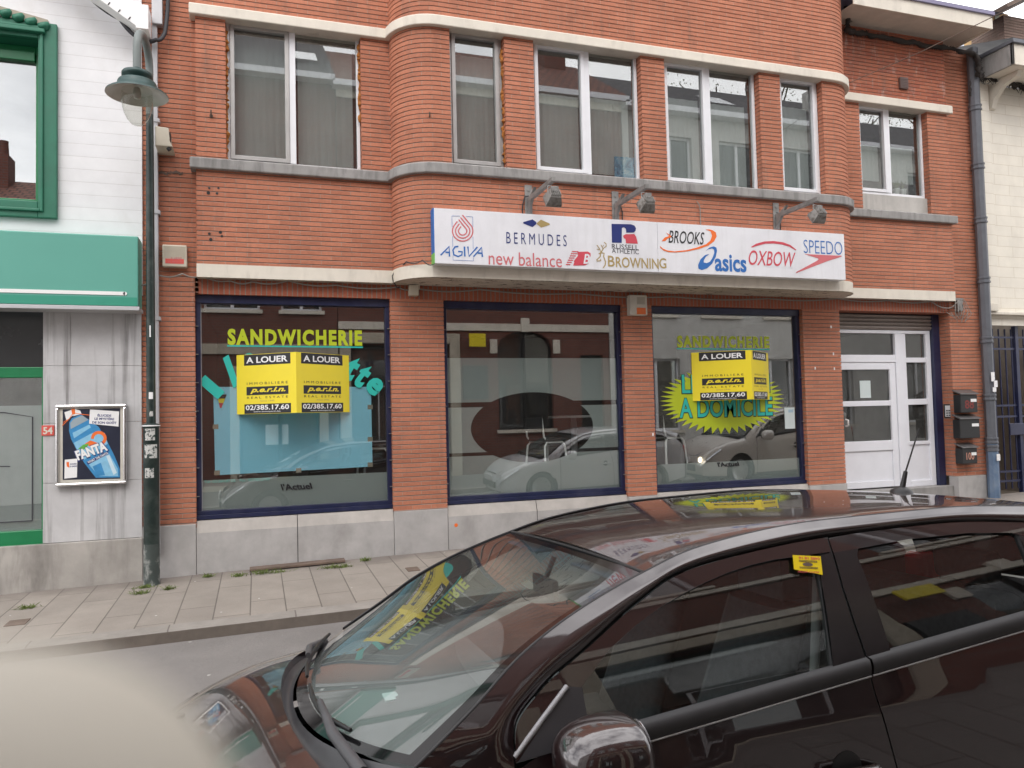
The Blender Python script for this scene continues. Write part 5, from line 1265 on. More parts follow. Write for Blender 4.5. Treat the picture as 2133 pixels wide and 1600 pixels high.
M['rubber'] = simple('black_rubber_trim', (.035, .034, .036), .55, var=.25, vscale=14)
M['bpillar'] = simple('satin_black_pillar', (.022, .019, .021), .22, var=.15)
M['cowl'] = simple('grey_black_cowl_plastic', (.075, .075, .08), .48, var=.3, vscale=9, dirt=.25, dirtcol=(.15, .14, .13))
M['sail'] = simple('dark_grey_sail_trim', (.045, .043, .047), .45, var=.15)
M['cabin'] = simple('grey_cabin_plastic', (.22, .225, .225), .7, var=.15)
M['cabin_dark'] = simple('dark_cabin_plastic', (.10, .105, .108), .65, var=.2)
M['seat'] = simple('grey_seat_cloth', (.085, .088, .095), .95, var=.3, vscale=40)
M['headliner'] = simple('pale_headliner', (.36, .34, .31), .95)
M['belt'] = simple('grey_seat_belt', (.34, .35, .35), .8)
M['car_glass'] = glass('car_side_glass', (.66, .71, .69), 1., 1.95, .012)
q = NT('windscreen_glass')
uv = q.pos(uv=True); sx = q.n('ShaderNodeSeparateXYZ', {'Vector': uv})
fr = schlick(q, 1.85)
gl = q.n('ShaderNodeBsdfGlossy', {'Color': (1, 1, 1), 'Roughness': .0}); tr = q.n('ShaderNodeBsdfTransparent', {'Color': q.mix(q.ramp(sx.outputs[1], (.78, 0.), (.93, 1.)), (.80, .88, .85), (.22, .36, .46))}); df = q.n('ShaderNodeBsdfDiffuse', {'Color': (.55, .60, .58)})
def circ(cx, cy, r):
    a = q.math('SUBTRACT', sx.outputs[0], cx); b = q.math('SUBTRACT', sx.outputs[1], cy)
    return q.math('LESS_THAN', q.math('ADD', q.math('MULTIPLY', a, a), q.math('MULTIPLY', b, b)), r*r)
wiped = q.math('MAXIMUM', circ(.56, .03, .56), circ(-.42, .0, .52))
dust = q.math('ADD', q.math('MULTIPLY', wiped, .10), q.ramp(q.noise(q.pos(), 3., 7, .7), (.3, .03), (.75, .09)))
m1 = q.n('ShaderNodeMixShader', {'Fac': q.math('ADD', dust, .012)}); q.set(m1.inputs[1], tr.outputs[0]); q.set(m1.inputs[2], df.outputs[0])
m2 = q.n('ShaderNodeMixShader', {'Fac': fr}); q.set(m2.inputs[1], m1.outputs[0]); q.set(m2.inputs[2], gl.outputs[0]); q.surf(m2.outputs[0]); M['screen'] = q.m
M['frit'] = simple('black_glass_border', (.012, .012, .013), .06, var=.05)
M['tail'] = simple('red_tail_lamp', (.45, .015, .02), .15)
M['headglass'] = simple('headlamp_glass', (.62, .64, .66), .08, .35, var=.2)
q = NT('lit_headlamp'); e = q.n('ShaderNodeEmission', {'Color': (1, .86, .66), 'Strength': 9.}); q.surf(e.outputs[0]); M['lit'] = q.m

def make_car(root, pm, detail=True, lit=False):
    P_ = lambda mb, name, mat, par=root, **k: mb.build(name, mat, par, local=True, **k)
    def two(fn):
        for sg in (1, -1): fn(sg)
    # roof
    n, nu = 30, 24; P = []
    for i in range(n+1):
        X = .365-(.365+1.95)*i/n; Ze = hermite(GS, X); Yr = fside(X, Ze)-.012; row = []; Zs = Ze if i == 0 else 1.4045-.022*max(0, (X+.55)/.9)**2*1.0-.072*max(0, (X+.55)/.9)**3.2-.07*max(0, (-.75-X)/1.0)**2-.055*max(0, (-.75-X)/1.2)**3
        for j in range(nu+1):
            v = -1+2*j/nu; row.append((X-.015*(1-v*v)*(1 if i == 0 else 0), v*Yr, Ze-.004+(.016+Zs-Ze)*(1-v*v)-.012*max(0, abs(v)-.9)*10*.3))
        P.append(row)
    P_(MB().grid(P), 'roof', pm)
    # windscreen
    ns, nv = 28, 36; P = []; U = []
    for i in range(ns+1):
        s_ = i/ns; t = s_*4; Xe, Ze = para(GROOVE, t); Ye = fside(Xe, Ze)-.014; Xc = 1.365+(.352-1.365)*s_; Zc = .888+(1.306-.888)*s_+.030*math.sin(PI*s_)
        Xe -= .002; row = []; ru = []
        for j in range(nv+1):
            v = -1+2*j/nv; k = 1-abs(v)**2.2
            row.append((Xe+(Xc-Xe)*k, v*Ye, Ze-.004+(Zc-Ze)*k)); ru.append((v, s_))
        P.append(row); U.append(ru)
    mb = MB()
    mb.grid(P, uvs=U)
    # border in the same sheet
    nvv = nv
    for fi in range(len(mb.f)):
        i, j = divmod(fi, nv); s_ = (i+.5)/ns; v = abs(-1+2*(j+.5)/nv)
        if s_ < .05 or v > .95 or s_ > .975: mb.m[fi] = 1
    WS = P_(mb, 'windscreen', [M['screen'], M['frit']])
    top = P[-1]; q = MB(); q.tube([(a[0]-.006, a[1], a[2]+.002) for a in top], .0055, 6); P_(q, 'roof_seal', M['rubber'])
    # bonnet and cowl
    Xb = lambda v: 1.415-.13*abs(v)**2.2
    nX, nY = 22, 22; P = []
    yb = lambda X: fside(X, ztop(X)-.12)-.115
    def zb_(X, v): return ztop(X)+.012+.055*(1-v*v)*min(1., (2.2-X)/.6)-.01*abs(v)**6
    for i in range(nX+1):
        row = []
        for j in range(nY+1):
            v = -1+2*j/nY; X = Xb(v)+(2.06-Xb(v))*i/nX; row.append((X, v*yb(X), zb_(X, v)))
        P.append(row)
    BO = P_(MB().grid(P, flip=True), 'bonnet', pm)
    edge = P[0]; mb = MB(); mb.add([e for e in edge]+[(a-.004, b, c-.03) for a, b, c in edge], [(i, i+1, nY+2+i, nY+1+i) for i in range(nY)], smooth=True); P_(mb, 'bonnet_edge', pm, BO)
    for sg in (1, -1): mb = MB(); mb.box(1.74, 1.765, sg*.28-.012, sg*.28+.012, zb_(1.75, .4)-.002, zb_(1.75, .4)+.012); P_(mb, 'washer_jet', M['black'], BO, bevel=.003)
    P = []
    for i in range(9):
        row = []; t = i/8
        for j in range(nY+1):
            v = -1+2*j/nY; a = Vector((Xb(v)-.003, v*yb(Xb(v)), zb_(Xb(v), v)-.028))
            k = 1-abs(v)**2.2; Xe, Ze = GROOVE[0]; Ye = fside(Xe, Ze)-.014
            b = Vector((Xe+(1.365-Xe)*k+.012, v*Ye*.985, Ze-.012+(.888-Ze)*k)); p = a.lerp(b, t); p.z -= .020*math.sin(PI*t); row.append(tuple(p))
        P.append(row)
    P_(MB().grid(P), 'cowl', M['cowl'])
    # fender tops, sides, nose
    for sg in (1, -1):
        P = []
        for i in range(23):
            X = 1.125+(2.06-1.125)*i/22; y0 = yb(X)+.005; z0 = zb_(X, 1.)-.002; zc = ztop(X)-.12; Y1 = fside(X, zc-.06); row = []
            for k in range(11):
                a = k/10*PI/2; row.append((X, sg*(y0+(Y1-y0)*math.sin(a)**.8), zc-.06+(z0-zc+.06)*math.cos(a)**.75))
            P.append(row)
        # flush triangle between pillar foot and bonnet
        arch = [(1.28+.34*math.cos(R_(a)), .29+.34*math.sin(R_(a))) for a in range(0, 181, 15)]
        mb = MB().grid(P, flip=sg < 0)
        FE = P_(mb, 'fender', pm)
        zt_ = lambda X: ztop(X)-.18
        pts = [(2.06, .22), (2.06, zt_(2.06))]+[(2.0-.09*k, zt_(2.0-.09*k)) for k in range(10)]+[(1.125, zt_(1.125)), (1.125, .885), (.878, .88), (.878, .22), (.94, .22)]+arch[::-1]+[(1.62, .22)]
        side_panel('fender_side', pts, pm, FE, sg)
        pts = [(1.13, .72), (1.13, .93)]+[(.872, .885)]; side_panel('fender_corner', [(1.128, .70), (1.128, .925), (1.0, .915), (.878, .885), (.878, .70)], pm, FE, sg, .001)
    P = []
    for i in range(9):
        t = i/8; row = []
        for j in range(15):
            v = -1+2*j/14; z = .24+t*(ztop(2.06)-.24+.02); row.append((2.06+.10*(1-abs(v)**3)*math.sin(PI*(.25+.6*t))+.0, v*fside(2.06, .4), z))
        P.append(row)
    FB_ = P_(MB().grid(P), 'front_bumper', pm)
    mb = MB(); mb.box(2.12, 2.165, -.40, .40, .30, .42); P_(mb, 'grille', M['black'], FB_, bevel=.01)
    mb = MB(); mb.box(2.155, 2.175, -.26, .26, .44, .55); P_(mb, 'number_plate', M['whiteink'], FB_, bevel=.004)
    for sg in (1, -1):
        P = []
        for i in range(9):
            t = i/8; X = 2.075-.36*t; row = []
            for k in range(7):
                a = k/6; z1 = ztop(X)-.015; z0 = z1-.17+.10*t; y = sg*(yb(X)-.20*(1-a)*(1-t)+(fside(X, .55)-yb(X)-.0)*a*.93); row.append((X+.012+.03*(1-t), y+sg*.012, z1+(z0-z1)*a**1.3+.012))
            P.append(row)
        HL = P_(MB().grid(P, flip=sg < 0), 'headlight', M['headglass'])
        if lit: mb = MB(); mb.lathe([(0, .0), (.05, -.005), (.055, -.02)], (2.13, sg*.58, ztop(2.02)-.08), (1, sg*.3, .2), 16); P_(mb, 'lamp', M['lit'], HL)
    # cant rail: A-pillar running into the roof side
    for sg in (1, -1):
        P = []; N = 70
        for i in range(N+1):
            t = 10*i/N; g = para(GROOVE, t); s_ = para(SEAM, t); row = []
            for k in range(9):
                w_ = k/8; x, z = g[0]+(s_[0]-g[0])*w_, g[1]+(s_[1]-g[1])*w_
                row.append((x, sg*(fside(x, z)+hermite([(0, 0), (.3, .009), (.6, .0165), (.78, .014), (1, 0)], w_)*(1 if t > .6 else t/.6)), z))
            P.append(row)
        P_(MB().grid(P, flip=sg < 0), 'roof_rail', pm)
        gl_ = [(g[0], sg*(fside(*g)-.003), g[1]-.003) for g in (para(GROOVE, 10*i/N) for i in range(N+1))]
        q = MB(); q.tube(gl_, .0055, 6); P_(q, 'drip_seal', M['rubber'])
        sl_ = [(g[0], sg*(fside(*g)-.012), g[1]-.003) for g in (para(SEAM, 10*i/N) for i in range(N+1))]
        q = MB(); q.tube(sl_, .008, 6); P_(q, 'door_seal', M['black'])
        # doors
        sm = lambda t0, t1, n: [(lambda s_: (s_[0]-.004, s_[1]-.006))(para(SEAM, t0+(t1-t0)*i/n)) for i in range(n+1)]
        tB = 6.0
        wo = [(.655, zbelt(.655)), (.650, 1.045), (.545, 1.122), (.45, 1.170), (.359, 1.207), (.27, 1.236), (.186, 1.259), (.10, 1.278), (.012, 1.292), (-.08, 1.300), (-.17, 1.302), (-.212, 1.296), (-.222, 1.28), (-.136, zbelt(-.136))]
        bx = lambda z: hermite([(.25, -.33), (.69, -.312), (.924, -.262), (1.114, -.262), (1.354, -.303)], z)
        bl_ = [(bx(z)+.003, z) for z in [.25+.085*k for k in range(9)]]
        lower = [(.868, .25), (.868, .88)]+[(.80, zbelt(.8)), (bx(.99)+.003, zbelt(-.26))]+[(bx(z)+.003, z) for z in (.9, .8, .69, .55, .4, .25)]
        FD = side_panel('front_door', lower, pm, root, sg)
        up_ = sm(0., tB, 26); up_[0] = (.866, zbelt(.866)+.002)
        fr_ = up_+[(bx(1.34)+.004, 1.345)]+[(-.235, 1.305)]+wo[::-1][2:]
        fr_ = up_+[(bx(1.34)+.004, 1.340), (bx(1.30)+.004, 1.305)]+wo[::-1][3:]
        side_panel('window_frame', fr_, pm, FD, sg, .0, .04)
        side_panel('pillar_trim', [wo[-1], wo[-2], wo[-3], (bx(1.30)+.004, 1.303), (bx(1.2)+.004, 1.2), (bx(1.1)+.004, 1.1), (bx(1.0)+.004, zbelt(-.27))], M['bpillar'], FD, sg, .002, .05)
        side_panel('sail_trim', [(.862, zbelt(.862)), (.692, 1.050), (.652, 1.043), (.655, zbelt(.655))], M['sail'], FD, sg, .004, .05)
        q = MB(); q.tube([(.866, sg*(fside(.866, .935)+.006), .912), (.78, sg*(fside(.78, .99)+.007), .985), (.694, sg*(fside(.694, 1.05)+.006), 1.052)], .007, 6); P_(q, 'sail_highlight', M['zinc_light'], FD)  # pale tube drawn in as the highlight along the sail trim's edge
        side_panel('side_glass', [(x, z) for x, z in wo], M['car_glass'], FD, sg, -.012, .08)
        q = MB(); outline_rim(wo, .001, -.02, sg, q); P_(q, 'window_seal', M['rubber'], FD)
        def molding(x0, x1, par):
            q = MB(); pr = []
            for i in range(25):
                x = x0+(x1-x0)*i/24; zb0 = zbelt(x); y = fside(x, zb0-.03)
                pr.append([(x, sg*(fside(x, zb0+.012)-.006), zb0+.014), (x, sg*(y+.006), zb0+.008), (x, sg*(y+.012), zb0-.012), (x, sg*(y+.008), zb0-.036), (x, sg*(y-.002), zb0-.040)])
            q.grid(pr, flip=sg < 0); P_(q, 'belt_molding', M['rubber'], par)
            q = MB(); q.tube([(r[3][0], r[3][1]-sg*.002, r[3][2]-.004) for r in pr], .0028, 5); P_(q, 'belt_line', M['zinc_light'], par)
        molding(.66, -.262, FD)
        wr = [(-.356, zbelt(-.356)), (-.362, 1.1), (-.376, 1.285), (-.392, 1.306), (-.6, 1.318), (-.85, 1.318), (-1.03, 1.305), (-1.055, 1.295), (-1.02, zbelt(-1.02))]
        rl = [(bx(.25)-.003, .25)]+[(bx(z)-.003, z) for z in (.4, .55, .69, .8, .9)]+[(bx(.99)-.003, zbelt(-.27)), (-1.24, zbelt(-1.24)), (-1.24, .82), (-1.14, .68), (-.98, .5), (-.92, .25)]
        RD = side_panel('rear_door', rl, pm, root, sg)
        ur = sm(tB, 8.25, 12)
        side_panel('window_frame', [(bx(1.30)-.004, 1.30), (bx(1.34)-.004, 1.345)]+ur[1:]+[(-1.235, 1.30), (-1.24, zbelt(-1.24)), (-1.16, zbelt(-1.16))]+[(-1.16, 1.27), (-1.055, 1.297)]+wr[2:-2][::-1], pm, RD, sg, 0., .04)
        side_panel('pillar_trim', [(bx(1.0)-.004, zbelt(-.27)), (bx(1.1)-.004, 1.1), (bx(1.2)-.004, 1.2), (bx(1.3)-.004, 1.302), wr[3], wr[2], wr[1], wr[0]], M['bpillar'], RD, sg, .002, .05)
        side_panel('pillar_trim', [wr[-1], wr[-2], (-1.16, 1.27), (-1.16, zbelt(-1.16))], M['bpillar'], RD, sg, .002, .05)
        side_panel('side_glass', wr, M['car_glass'], RD, sg, -.012, .08)
        q = MB(); outline_rim(wr, .001, -.02, sg, q); P_(q, 'window_seal', M['rubber'], RD)
        molding(-.270, -1.235, RD)
        for par, xh in ((FD, -.13), (RD, -1.05)):
            q = MB(); y = fside(xh, .72); q.tube([(xh+.10, sg*(y+.006), .714), (xh+.07, sg*(y+.034), .718), (xh-.06, sg*(y+.036), .714), (xh-.10, sg*(y+.008), .708)], [.012, .017, .017, .012], 10); P_(q, 'door_handle', pm, par)
            q = MB(); q.lathe([(0, .002), (.045, .003), (.055, .001)], (xh+.0, sg*y, .714), (0, sg, 0), 20); P_(q, 'handle_cup', M['black'], par)
            if par is FD: q = MB(); q.lathe([(.014, .0), (.013, .006), (0, .006)], (xh-.10, sg*(y+.014), .698), (0, sg, 0), 16); P_(q, 'lock', M['zinc_light'], par)
        # seam backings and sills
        q = MB(); q.tube([(bx(z), sg*(fside(bx(z), z)-.012), z) for z in [.25+.0725*k for k in range(16)]], .010, 6); P_(q, 'door_seal', M['black']); q = MB(); q.tube([(.873, sg*(fside(.873, z)-.012), z) for z in (.25, .5, .7, .88)], .010, 6); P_(q, 'door_seal', M['black']); q = MB(); q.tube([(x, sg*(fside(x, z)-.012), z) for x, z in ((-1.243, 1.3), (-1.243, 1.08), (-1.243, .82), (-1.14, .67), (-.98, .49), (-.92, .25))], .010, 6)
        P_(q, 'door_seal', M['black'])
        rar = [(-1.27+.35*math.cos(R_(a)), .29+.35*math.sin(R_(a))) for a in range(0, 181, 15)]
        rq = [(-1.246, 1.335)]+[(-1.246, .82), (-1.146, .678), (-.986, .498), (-.926, .25), (-.926, .3)]+rar[1:]+[(-1.62, .22), (-2.08, .30), (-2.10, .75), (-2.02, 1.0), (-1.86, 1.125), (-1.55, 1.265)]
        RQ = side_panel('rear_quarter', rq, pm, root, sg)
        side_panel('quarter_glass', [(-1.32, 1.10), (-1.32, 1.27), (-1.52, 1.225), (-1.70, 1.12)], M['frit'], RQ, sg, .003, .06)
        side_panel('sill', [(.93, .20), (.93, .246), (-.92, .246), (-.92, .20)], M['black'], root, sg)
        q = MB()
        for xw in (1.28, -1.27):
            q.lathe([(.345, -.17), (.345, .0), (.335, .004)], (xw, sg*.66, .30), (0, sg, 0), 24)
        P_(q, 'wheel_arch', M['black'])
        for xw in (1.28, -1.27):
            q = MB(); q.lathe([(.20, -.1), (.29, -.1), (.31, -.07), (.31, .07), (.29, .095), (.215, .10), (.20, .08)], (xw, sg*.735, .31), (0, sg, 0), 32); WHl = P_(q, 'wheel', M['tyre'])
            q = MB(); q.lathe([(.215, .075), (.205, .08), (.19, .04), (.06, .06), (0, .065)], (xw, sg*.735, .31), (0, sg, 0), 24); P_(q, 'rim', M['rim'], WHl)
        # wing mirror
        c = Vector((.665, sg*.985, .935)); P = []
        for i in range(17):
            a = -PI/2+PI*i/16; row = []
            for j in range(25):
                b = 2*PI*j/24; cx_ = math.cos(a)
                u_, v_ = cx_*math.cos(b), cx_*math.sin(b); w_ = math.sin(a)
                sp = lambda t, e: math.copysign(abs(t)**e, t)
                xx = .145*sp(w_, .9) if w_ > 0 else .075*sp(w_, .35)
                row.append((c.x+xx, c.y+sg*.118*sp(u_, .72), c.z+.094*sp(v_, .75)))
            P.append(row)
        WM = P_(MB().grid(P, flip=sg > 0), 'wing_mirror', pm)
        q = MB(); q.lathe([(0, -.004), (.07, -.004), (.075, 0)], (c.x-.078, c.y, c.z), (-1, 0, 0), 20); P_(q, 'mirror_glass', M['chrome'], WM)
        q = MB(); q.tube([(.72, sg*.80, .90), (.70, sg*.90, .895)], .035, 10); P_(q, 'mirror_arm', M['black'], WM)
        # door lining behind the glass
        q = MB(); P = [[(x, sg*(fside(x, zbelt(x))-.02), zbelt(x)-.012), (x, sg*(fside(x, zbelt(x))-.07), zbelt(x)-.02), (x, sg*(fside(x, .7)-.11), zbelt(x)-.10), (x, sg*(fside(x, .7)-.11), .35)] for x in [.86-.09*k for k in range(24)]]
        q.grid(P, flip=sg < 0); P_(q, 'door_lining', M['cabin_dark'])
        tl = MB(); tl.box(-2.11, -1.98, sg*.60, sg*.74, .70, .98); P_(tl, 'tail_light', M['tail'], bevel=.03)
    # tail
    P = []
    for i in range(11):
        t = i/10; row = []
        for j in range(15):
            v = -1+2*j/14; x = -1.955-.13*t**.7; z = 1.238-.34*t; row.append((x-.05*(1-v*v), v*(fside(x, z)-.03), z+.012*(1-v*v)))
        P.append(row)
    HA = P_(MB().grid(P), 'rear_screen', M['frit'])
    P = []
    for i in range(9):
        t = i/8; row = []
        for j in range(15):
            v = -1+2*j/14; x = -2.085-.05*math.sin(PI*t); z = .90-.66*t; row.append((x-.05*(1-v*v), v*(fside(-2.05, z)-.0), z))
        P.append(row)
    P_(MB().grid(P), 'rear_bumper', pm)
    mb = MB(); mb.box(-2.0, 2.0, -.74, .74, .17, .22); P_(mb, 'floor_pan', M['black'])
    # antenna at the rear of the roof
    q = MB(); za = hermite(GS, -1.3)+.012
    q.lathe([(.055, -.005), (.045, .018), (.02, .032), (0, .035)], (-1.28, 0, za), (-.1, 0, 1), 18); q.tube([(-1.285, 0, za+.02), (-1.315, 0, za+.10)], [.013, .009], 8); q.tube([(-1.315, 0, za+.10), (-1.415, 0, za+.29)], [.004, .003], 6)
    P_(q, 'antenna', M['black'])
    # wipers lying along the foot of the windscreen
    def wiper(arm, bl):
        q = MB(); q.tube(arm, [.018, .016, .010], 8); W = P_(q, 'wiper_arm', M['cowl'])
        q = MB(); q.tube(bl, [.006, .009, .010, .009, .006], 6); P_(q, 'wiper_blade', M['black'], W)
    def wsp(v, s_, lift=.015):
        t = s_*4; Xe, Ze = para(GROOVE, t); Ye = fside(Xe, Ze)-.014; Xc = 1.365+(.352-1.365)*s_; Zc = .888+(1.306-.888)*s_+.030*math.sin(PI*s_); k = 1-abs(v)**2.2
        return (Xe+(Xc-Xe)*k+.4*lift, v*Ye, Ze+(Zc-Ze)*k+lift)
    wiper([wsp(.86, -.06, .0), wsp(.62, .0, .03), wsp(.34, .05, .035)], [wsp(v, s_, .02) for v, s_ in ((.66, .035), (.5, .035), (.34, .04), (.18, .045), (.02, .05))])
    wiper([wsp(-.88, -.05, .0), wsp(-.62, .0, .03), wsp(-.40, .04, .035)], [wsp(v, s_, .02) for v, s_ in ((-.78, .035), (-.62, .035), (-.46, .035), (-.3, .04), (-.12, .045))])
    # cabin
    P = []
    for i in range(9):
        t = i/8; row = []
        for j in range(17):
            v = -1+2*j/16; k = 1-abs(v)**2.2; x = (1.10+.22*k)-t*(.50+.12*k); row.append((x, v*.74, .872+.035*math.sin(PI*t)-.05*max(0, t-.85)/.15+(.03 if v > .2 and t > .45 else 0)*math.sin(PI*min(1, max(0, (v-.2)/.6)))))
        P.append(row)
    q = MB(); q.grid(P); q.box(.60, 1.0, -.73, .73, .55, .85); P_(q, 'dashboard', M['cabin_dark'], bevel=0)
    mb = MB(); mb.box(1.02, 1.10, .14, .22, .902, .908); P_(mb, 'parking_disc', M['paper'])
    c = Vector((.52, .37, .83)); ax = Vector((-.88, 0, .47)).normalized(); a1 = Vector((0, 1, 0)); a2 = ax.cross(a1)
    q = MB(); q.tube([c+a1*(.185*math.cos(2*PI*k/28))+a2*(.185*math.sin(2*PI*k/28)) for k in range(29)], .015, 8, caps=False); q.tube([c-a1*.18, c, c+a1*.18], .018, 6); q.tube([c, c-a2*.18], .018, 6); q.lathe([(.07, .01), (.06, .03), (0, .035)], c, ax, 16); P_(q, 'steering_wheel', M['cabin_dark'])
    def seat_(x, y):
        q = MB(); q.box(x-.02, x+.46, y-.25, y+.25, .36, .53); P = []
        for i in range(9):
            t = i/8; row = []
            for j in range(13):
                b = 2*PI*j/12; hw = .25-.05*t; row.append((x-.04-.24*t+.075*math.cos(b)*(1 if math.cos(b) > 0 else .8), y+hw*math.copysign(abs(math.sin(b))**.6, math.sin(b)), .48+.62*t*1.0))
            P.append(row)
        q.grid(P); q.add(P[-1], [tuple(range(12))], smooth=False); S_ = P_(q, 'seat', M['seat'], bevel=0)
        q = MB(); q.box(x-.36, x-.25, y-.13, y+.13, 1.12, 1.285); q.tube([(x-.29, y-.07, 1.08), (x-.30, y-.07, 1.14)], .008, 6); q.tube([(x-.29, y+.07, 1.08), (x-.30, y+.07, 1.14)], .008, 6); P_(q, 'headrest', M['seat'], S_, bevel=.03)
    seat_(.02, .37); seat_(.02, -.37)
    q = MB(); q.box(-1.0, -.55, -.62, .62, .36, .55); q.box(-1.22, -1.05, -.62, .62, .5, 1.06); S_ = P_(q, 'rear_bench', M['seat'], bevel=.05)
    for y in (-.38, .38): q = MB(); q.box(-1.24, -1.15, y-.13, y+.13, 1.07, 1.20); P_(q, 'headrest', M['seat'], S_, bevel=.03)
    for sg in (1, -1): q = MB(); q.tube([(-.30, sg*.60, 1.22), (-.25, sg*.62, .98), (-.18, sg*.64, .62)], .02, 4); P_(q, 'seat_belt', M['belt'])
    P = []
    for i in range(15):
        X = .33-(.33+1.9)*i/14; Ze = hermite(GS, X); Yr = fside(X, Ze)-.03; P.append([(X, -1*Yr+2*Yr*j/10, Ze-.03+.01*(1-(-1+.2*j)**2)) for j in range(11)])
    P_(MB().grid(P, flip=True), 'headliner', M['headliner'])
    for sg in (1, -1):
        P = []
        for i in range(25):
            t = 4.*i/24; g = para(GROOVE, t); s_ = para(SEAM, t); P.append([(g[0]+(s_[0]-g[0])*w_-.01, sg*(fside(g[0]+(s_[0]-g[0])*w_, g[1]+(s_[1]-g[1])*w_)-.035), g[1]+(s_[1]-g[1])*w_-.012) for w_ in (-.1, .5, 1.)])
        P_(MB().grid(P, flip=sg > 0), 'pillar_lining', M['cabin'])
    q = MB(); q.box(.44, .465, -.11, .11, 1.13, 1.20); q.tube([(.45, 0, 1.19), (.41, 0, 1.27)], .012, 6); P_(q, 'inside_mirror', M['black'], bevel=.01)
    q = MB(); q.box(.30, .42, .18, .55, 1.262, 1.272); q.box(.30, .42, -.55, -.18, 1.262, 1.272); P_(q, 'sun_visor', M['headliner'], bevel=.004)

TILT, PIT = R_(2.2), R_(1.0)
def car_matrix(loc):
    X = Vector((-math.cos(PIT), 0, -math.sin(PIT))); Y = Vector((0, -math.cos(TILT), math.sin(TILT))); Z = X.cross(Y).normalized(); Y = Z.cross(X)
    return Matrix(((X.x, Y.x, Z.x, loc[0]), (X.y, Y.y, Z.y, loc[1]), (X.z, Y.z, Z.z, loc[2]), (0, 0, 0, 1)))
pm_dark = paintmat('dark_aubergine_paint', (.012, .005, .006), (.026, .010, .012))
CAR = empty('parked_car', (0, 0, 0), 'dark aubergine hatchback parked in the foreground with a yellow card in its window', 'car', 'cars parked along the near kerb')
CAR.matrix_world = car_matrix((1.5, -6.30, -.18))
make_car(CAR, pm_dark)
# yellow card tucked in the driver's window
cardp = [(-.143, 1.308), (-.240, 1.296), (-.218, 1.244), (-.126, 1.268)]
CM = CAR.matrix_world.copy()
def cw(x, z, o=.006): return CM @ Vector((x, fside(x, z)+o, z))
KD = empty('dealer_card', cw(-.18, 1.24, .006), 'bright yellow dealer card tucked upside down in the front window', 'card')
c4 = [cw(x, z) for x, z in cardp]; nn = (c4[3]-c4[0]).cross(c4[1]-c4[0]).normalized()
if nn.y > 0: nn = -nn
mb = MB(); mb.add([p_ for p_ in c4]+[p_-nn*.001 for p_ in c4], [(0, 3, 2, 1), (4, 5, 6, 7)]+[(i, (i+1) % 4, 4+(i+1) % 4, 4+i) for i in range(4)]); CD = mb.build('card', simple('yellow_card', (.88, .66, .0), .4, var=.02), KD)
U = (c4[0]-c4[1]).normalized(); V = nn.cross(U); pl_ = Plane(c4[1], U, V, nn); wdt = (c4[0]-c4[1]).length; hgt = (c4[2]-c4[1]).length
if pl_(0, 1).z > c4[1].z: pl_.V = -pl_.V
e_ = (c4[2]-c4[1]).normalized()
class Sk(Plane):
    def __call__(s, u, v): return s.O+s.U*u+e_*v
sk = Sk(c4[1], U, V, nn)
text('AUTO JOZEF', 'lettering', M['redlabel'], CD, sk, wdt*.12, wdt*.88, hgt*.80, hgt*.93, ext=.001, off=.02)
text('0485 18 16', 'lettering', M['redlabel'], CD, sk, wdt*.05, wdt*.80, hgt*.07, hgt*.22, ext=.001, off=.02)
mb = MB(); pts = [(wdt*.5+wdt*.18*math.cos(a*.4), hgt*.48+hgt*.10*math.sin(a*.4)) for a in range(16)]; mb.poly(pts, sk, .0012, nn); mb.build('car_picture', M['rust'], CD)
for v0 in (.27, .33, .62, .68): mb = MB(); mb.poly([(wdt*.15, hgt*v0), (wdt*.8, hgt*v0), (wdt*.8, hgt*(v0+.02)), (wdt*.15, hgt*(v0+.02))], sk, .0012, nn); mb.build('print_line', M['rust'], CD)
# two more cars along the same kerb, seen mirrored in the shop windows
CAR2 = empty('parked_car', (0, 0, 0), 'white hatchback mirrored in the oval shop window', 'car', 'cars parked along the near kerb')
CAR2.matrix_world = car_matrix((6.75, -6.25, -.085)); make_car(CAR2, paintmat('white_car_paint', (.66, .67, .69), (.70, .71, .73), .0, .35), False)
CAR3 = empty('parked_car', (0, 0, 0), 'tall silver beige van with lit headlamps mirrored in the star burst window', 'car', 'cars parked along the near kerb')
CAR3.matrix_world = car_matrix((11.4, -6.15, -.0)) @ Matrix.Diagonal((1.02, 1.04, 1.2, 1)); make_car(CAR3, paintmat('silver_beige_paint', (.68, .65, .60), (.72, .69, .64), .0, .35), False, True)

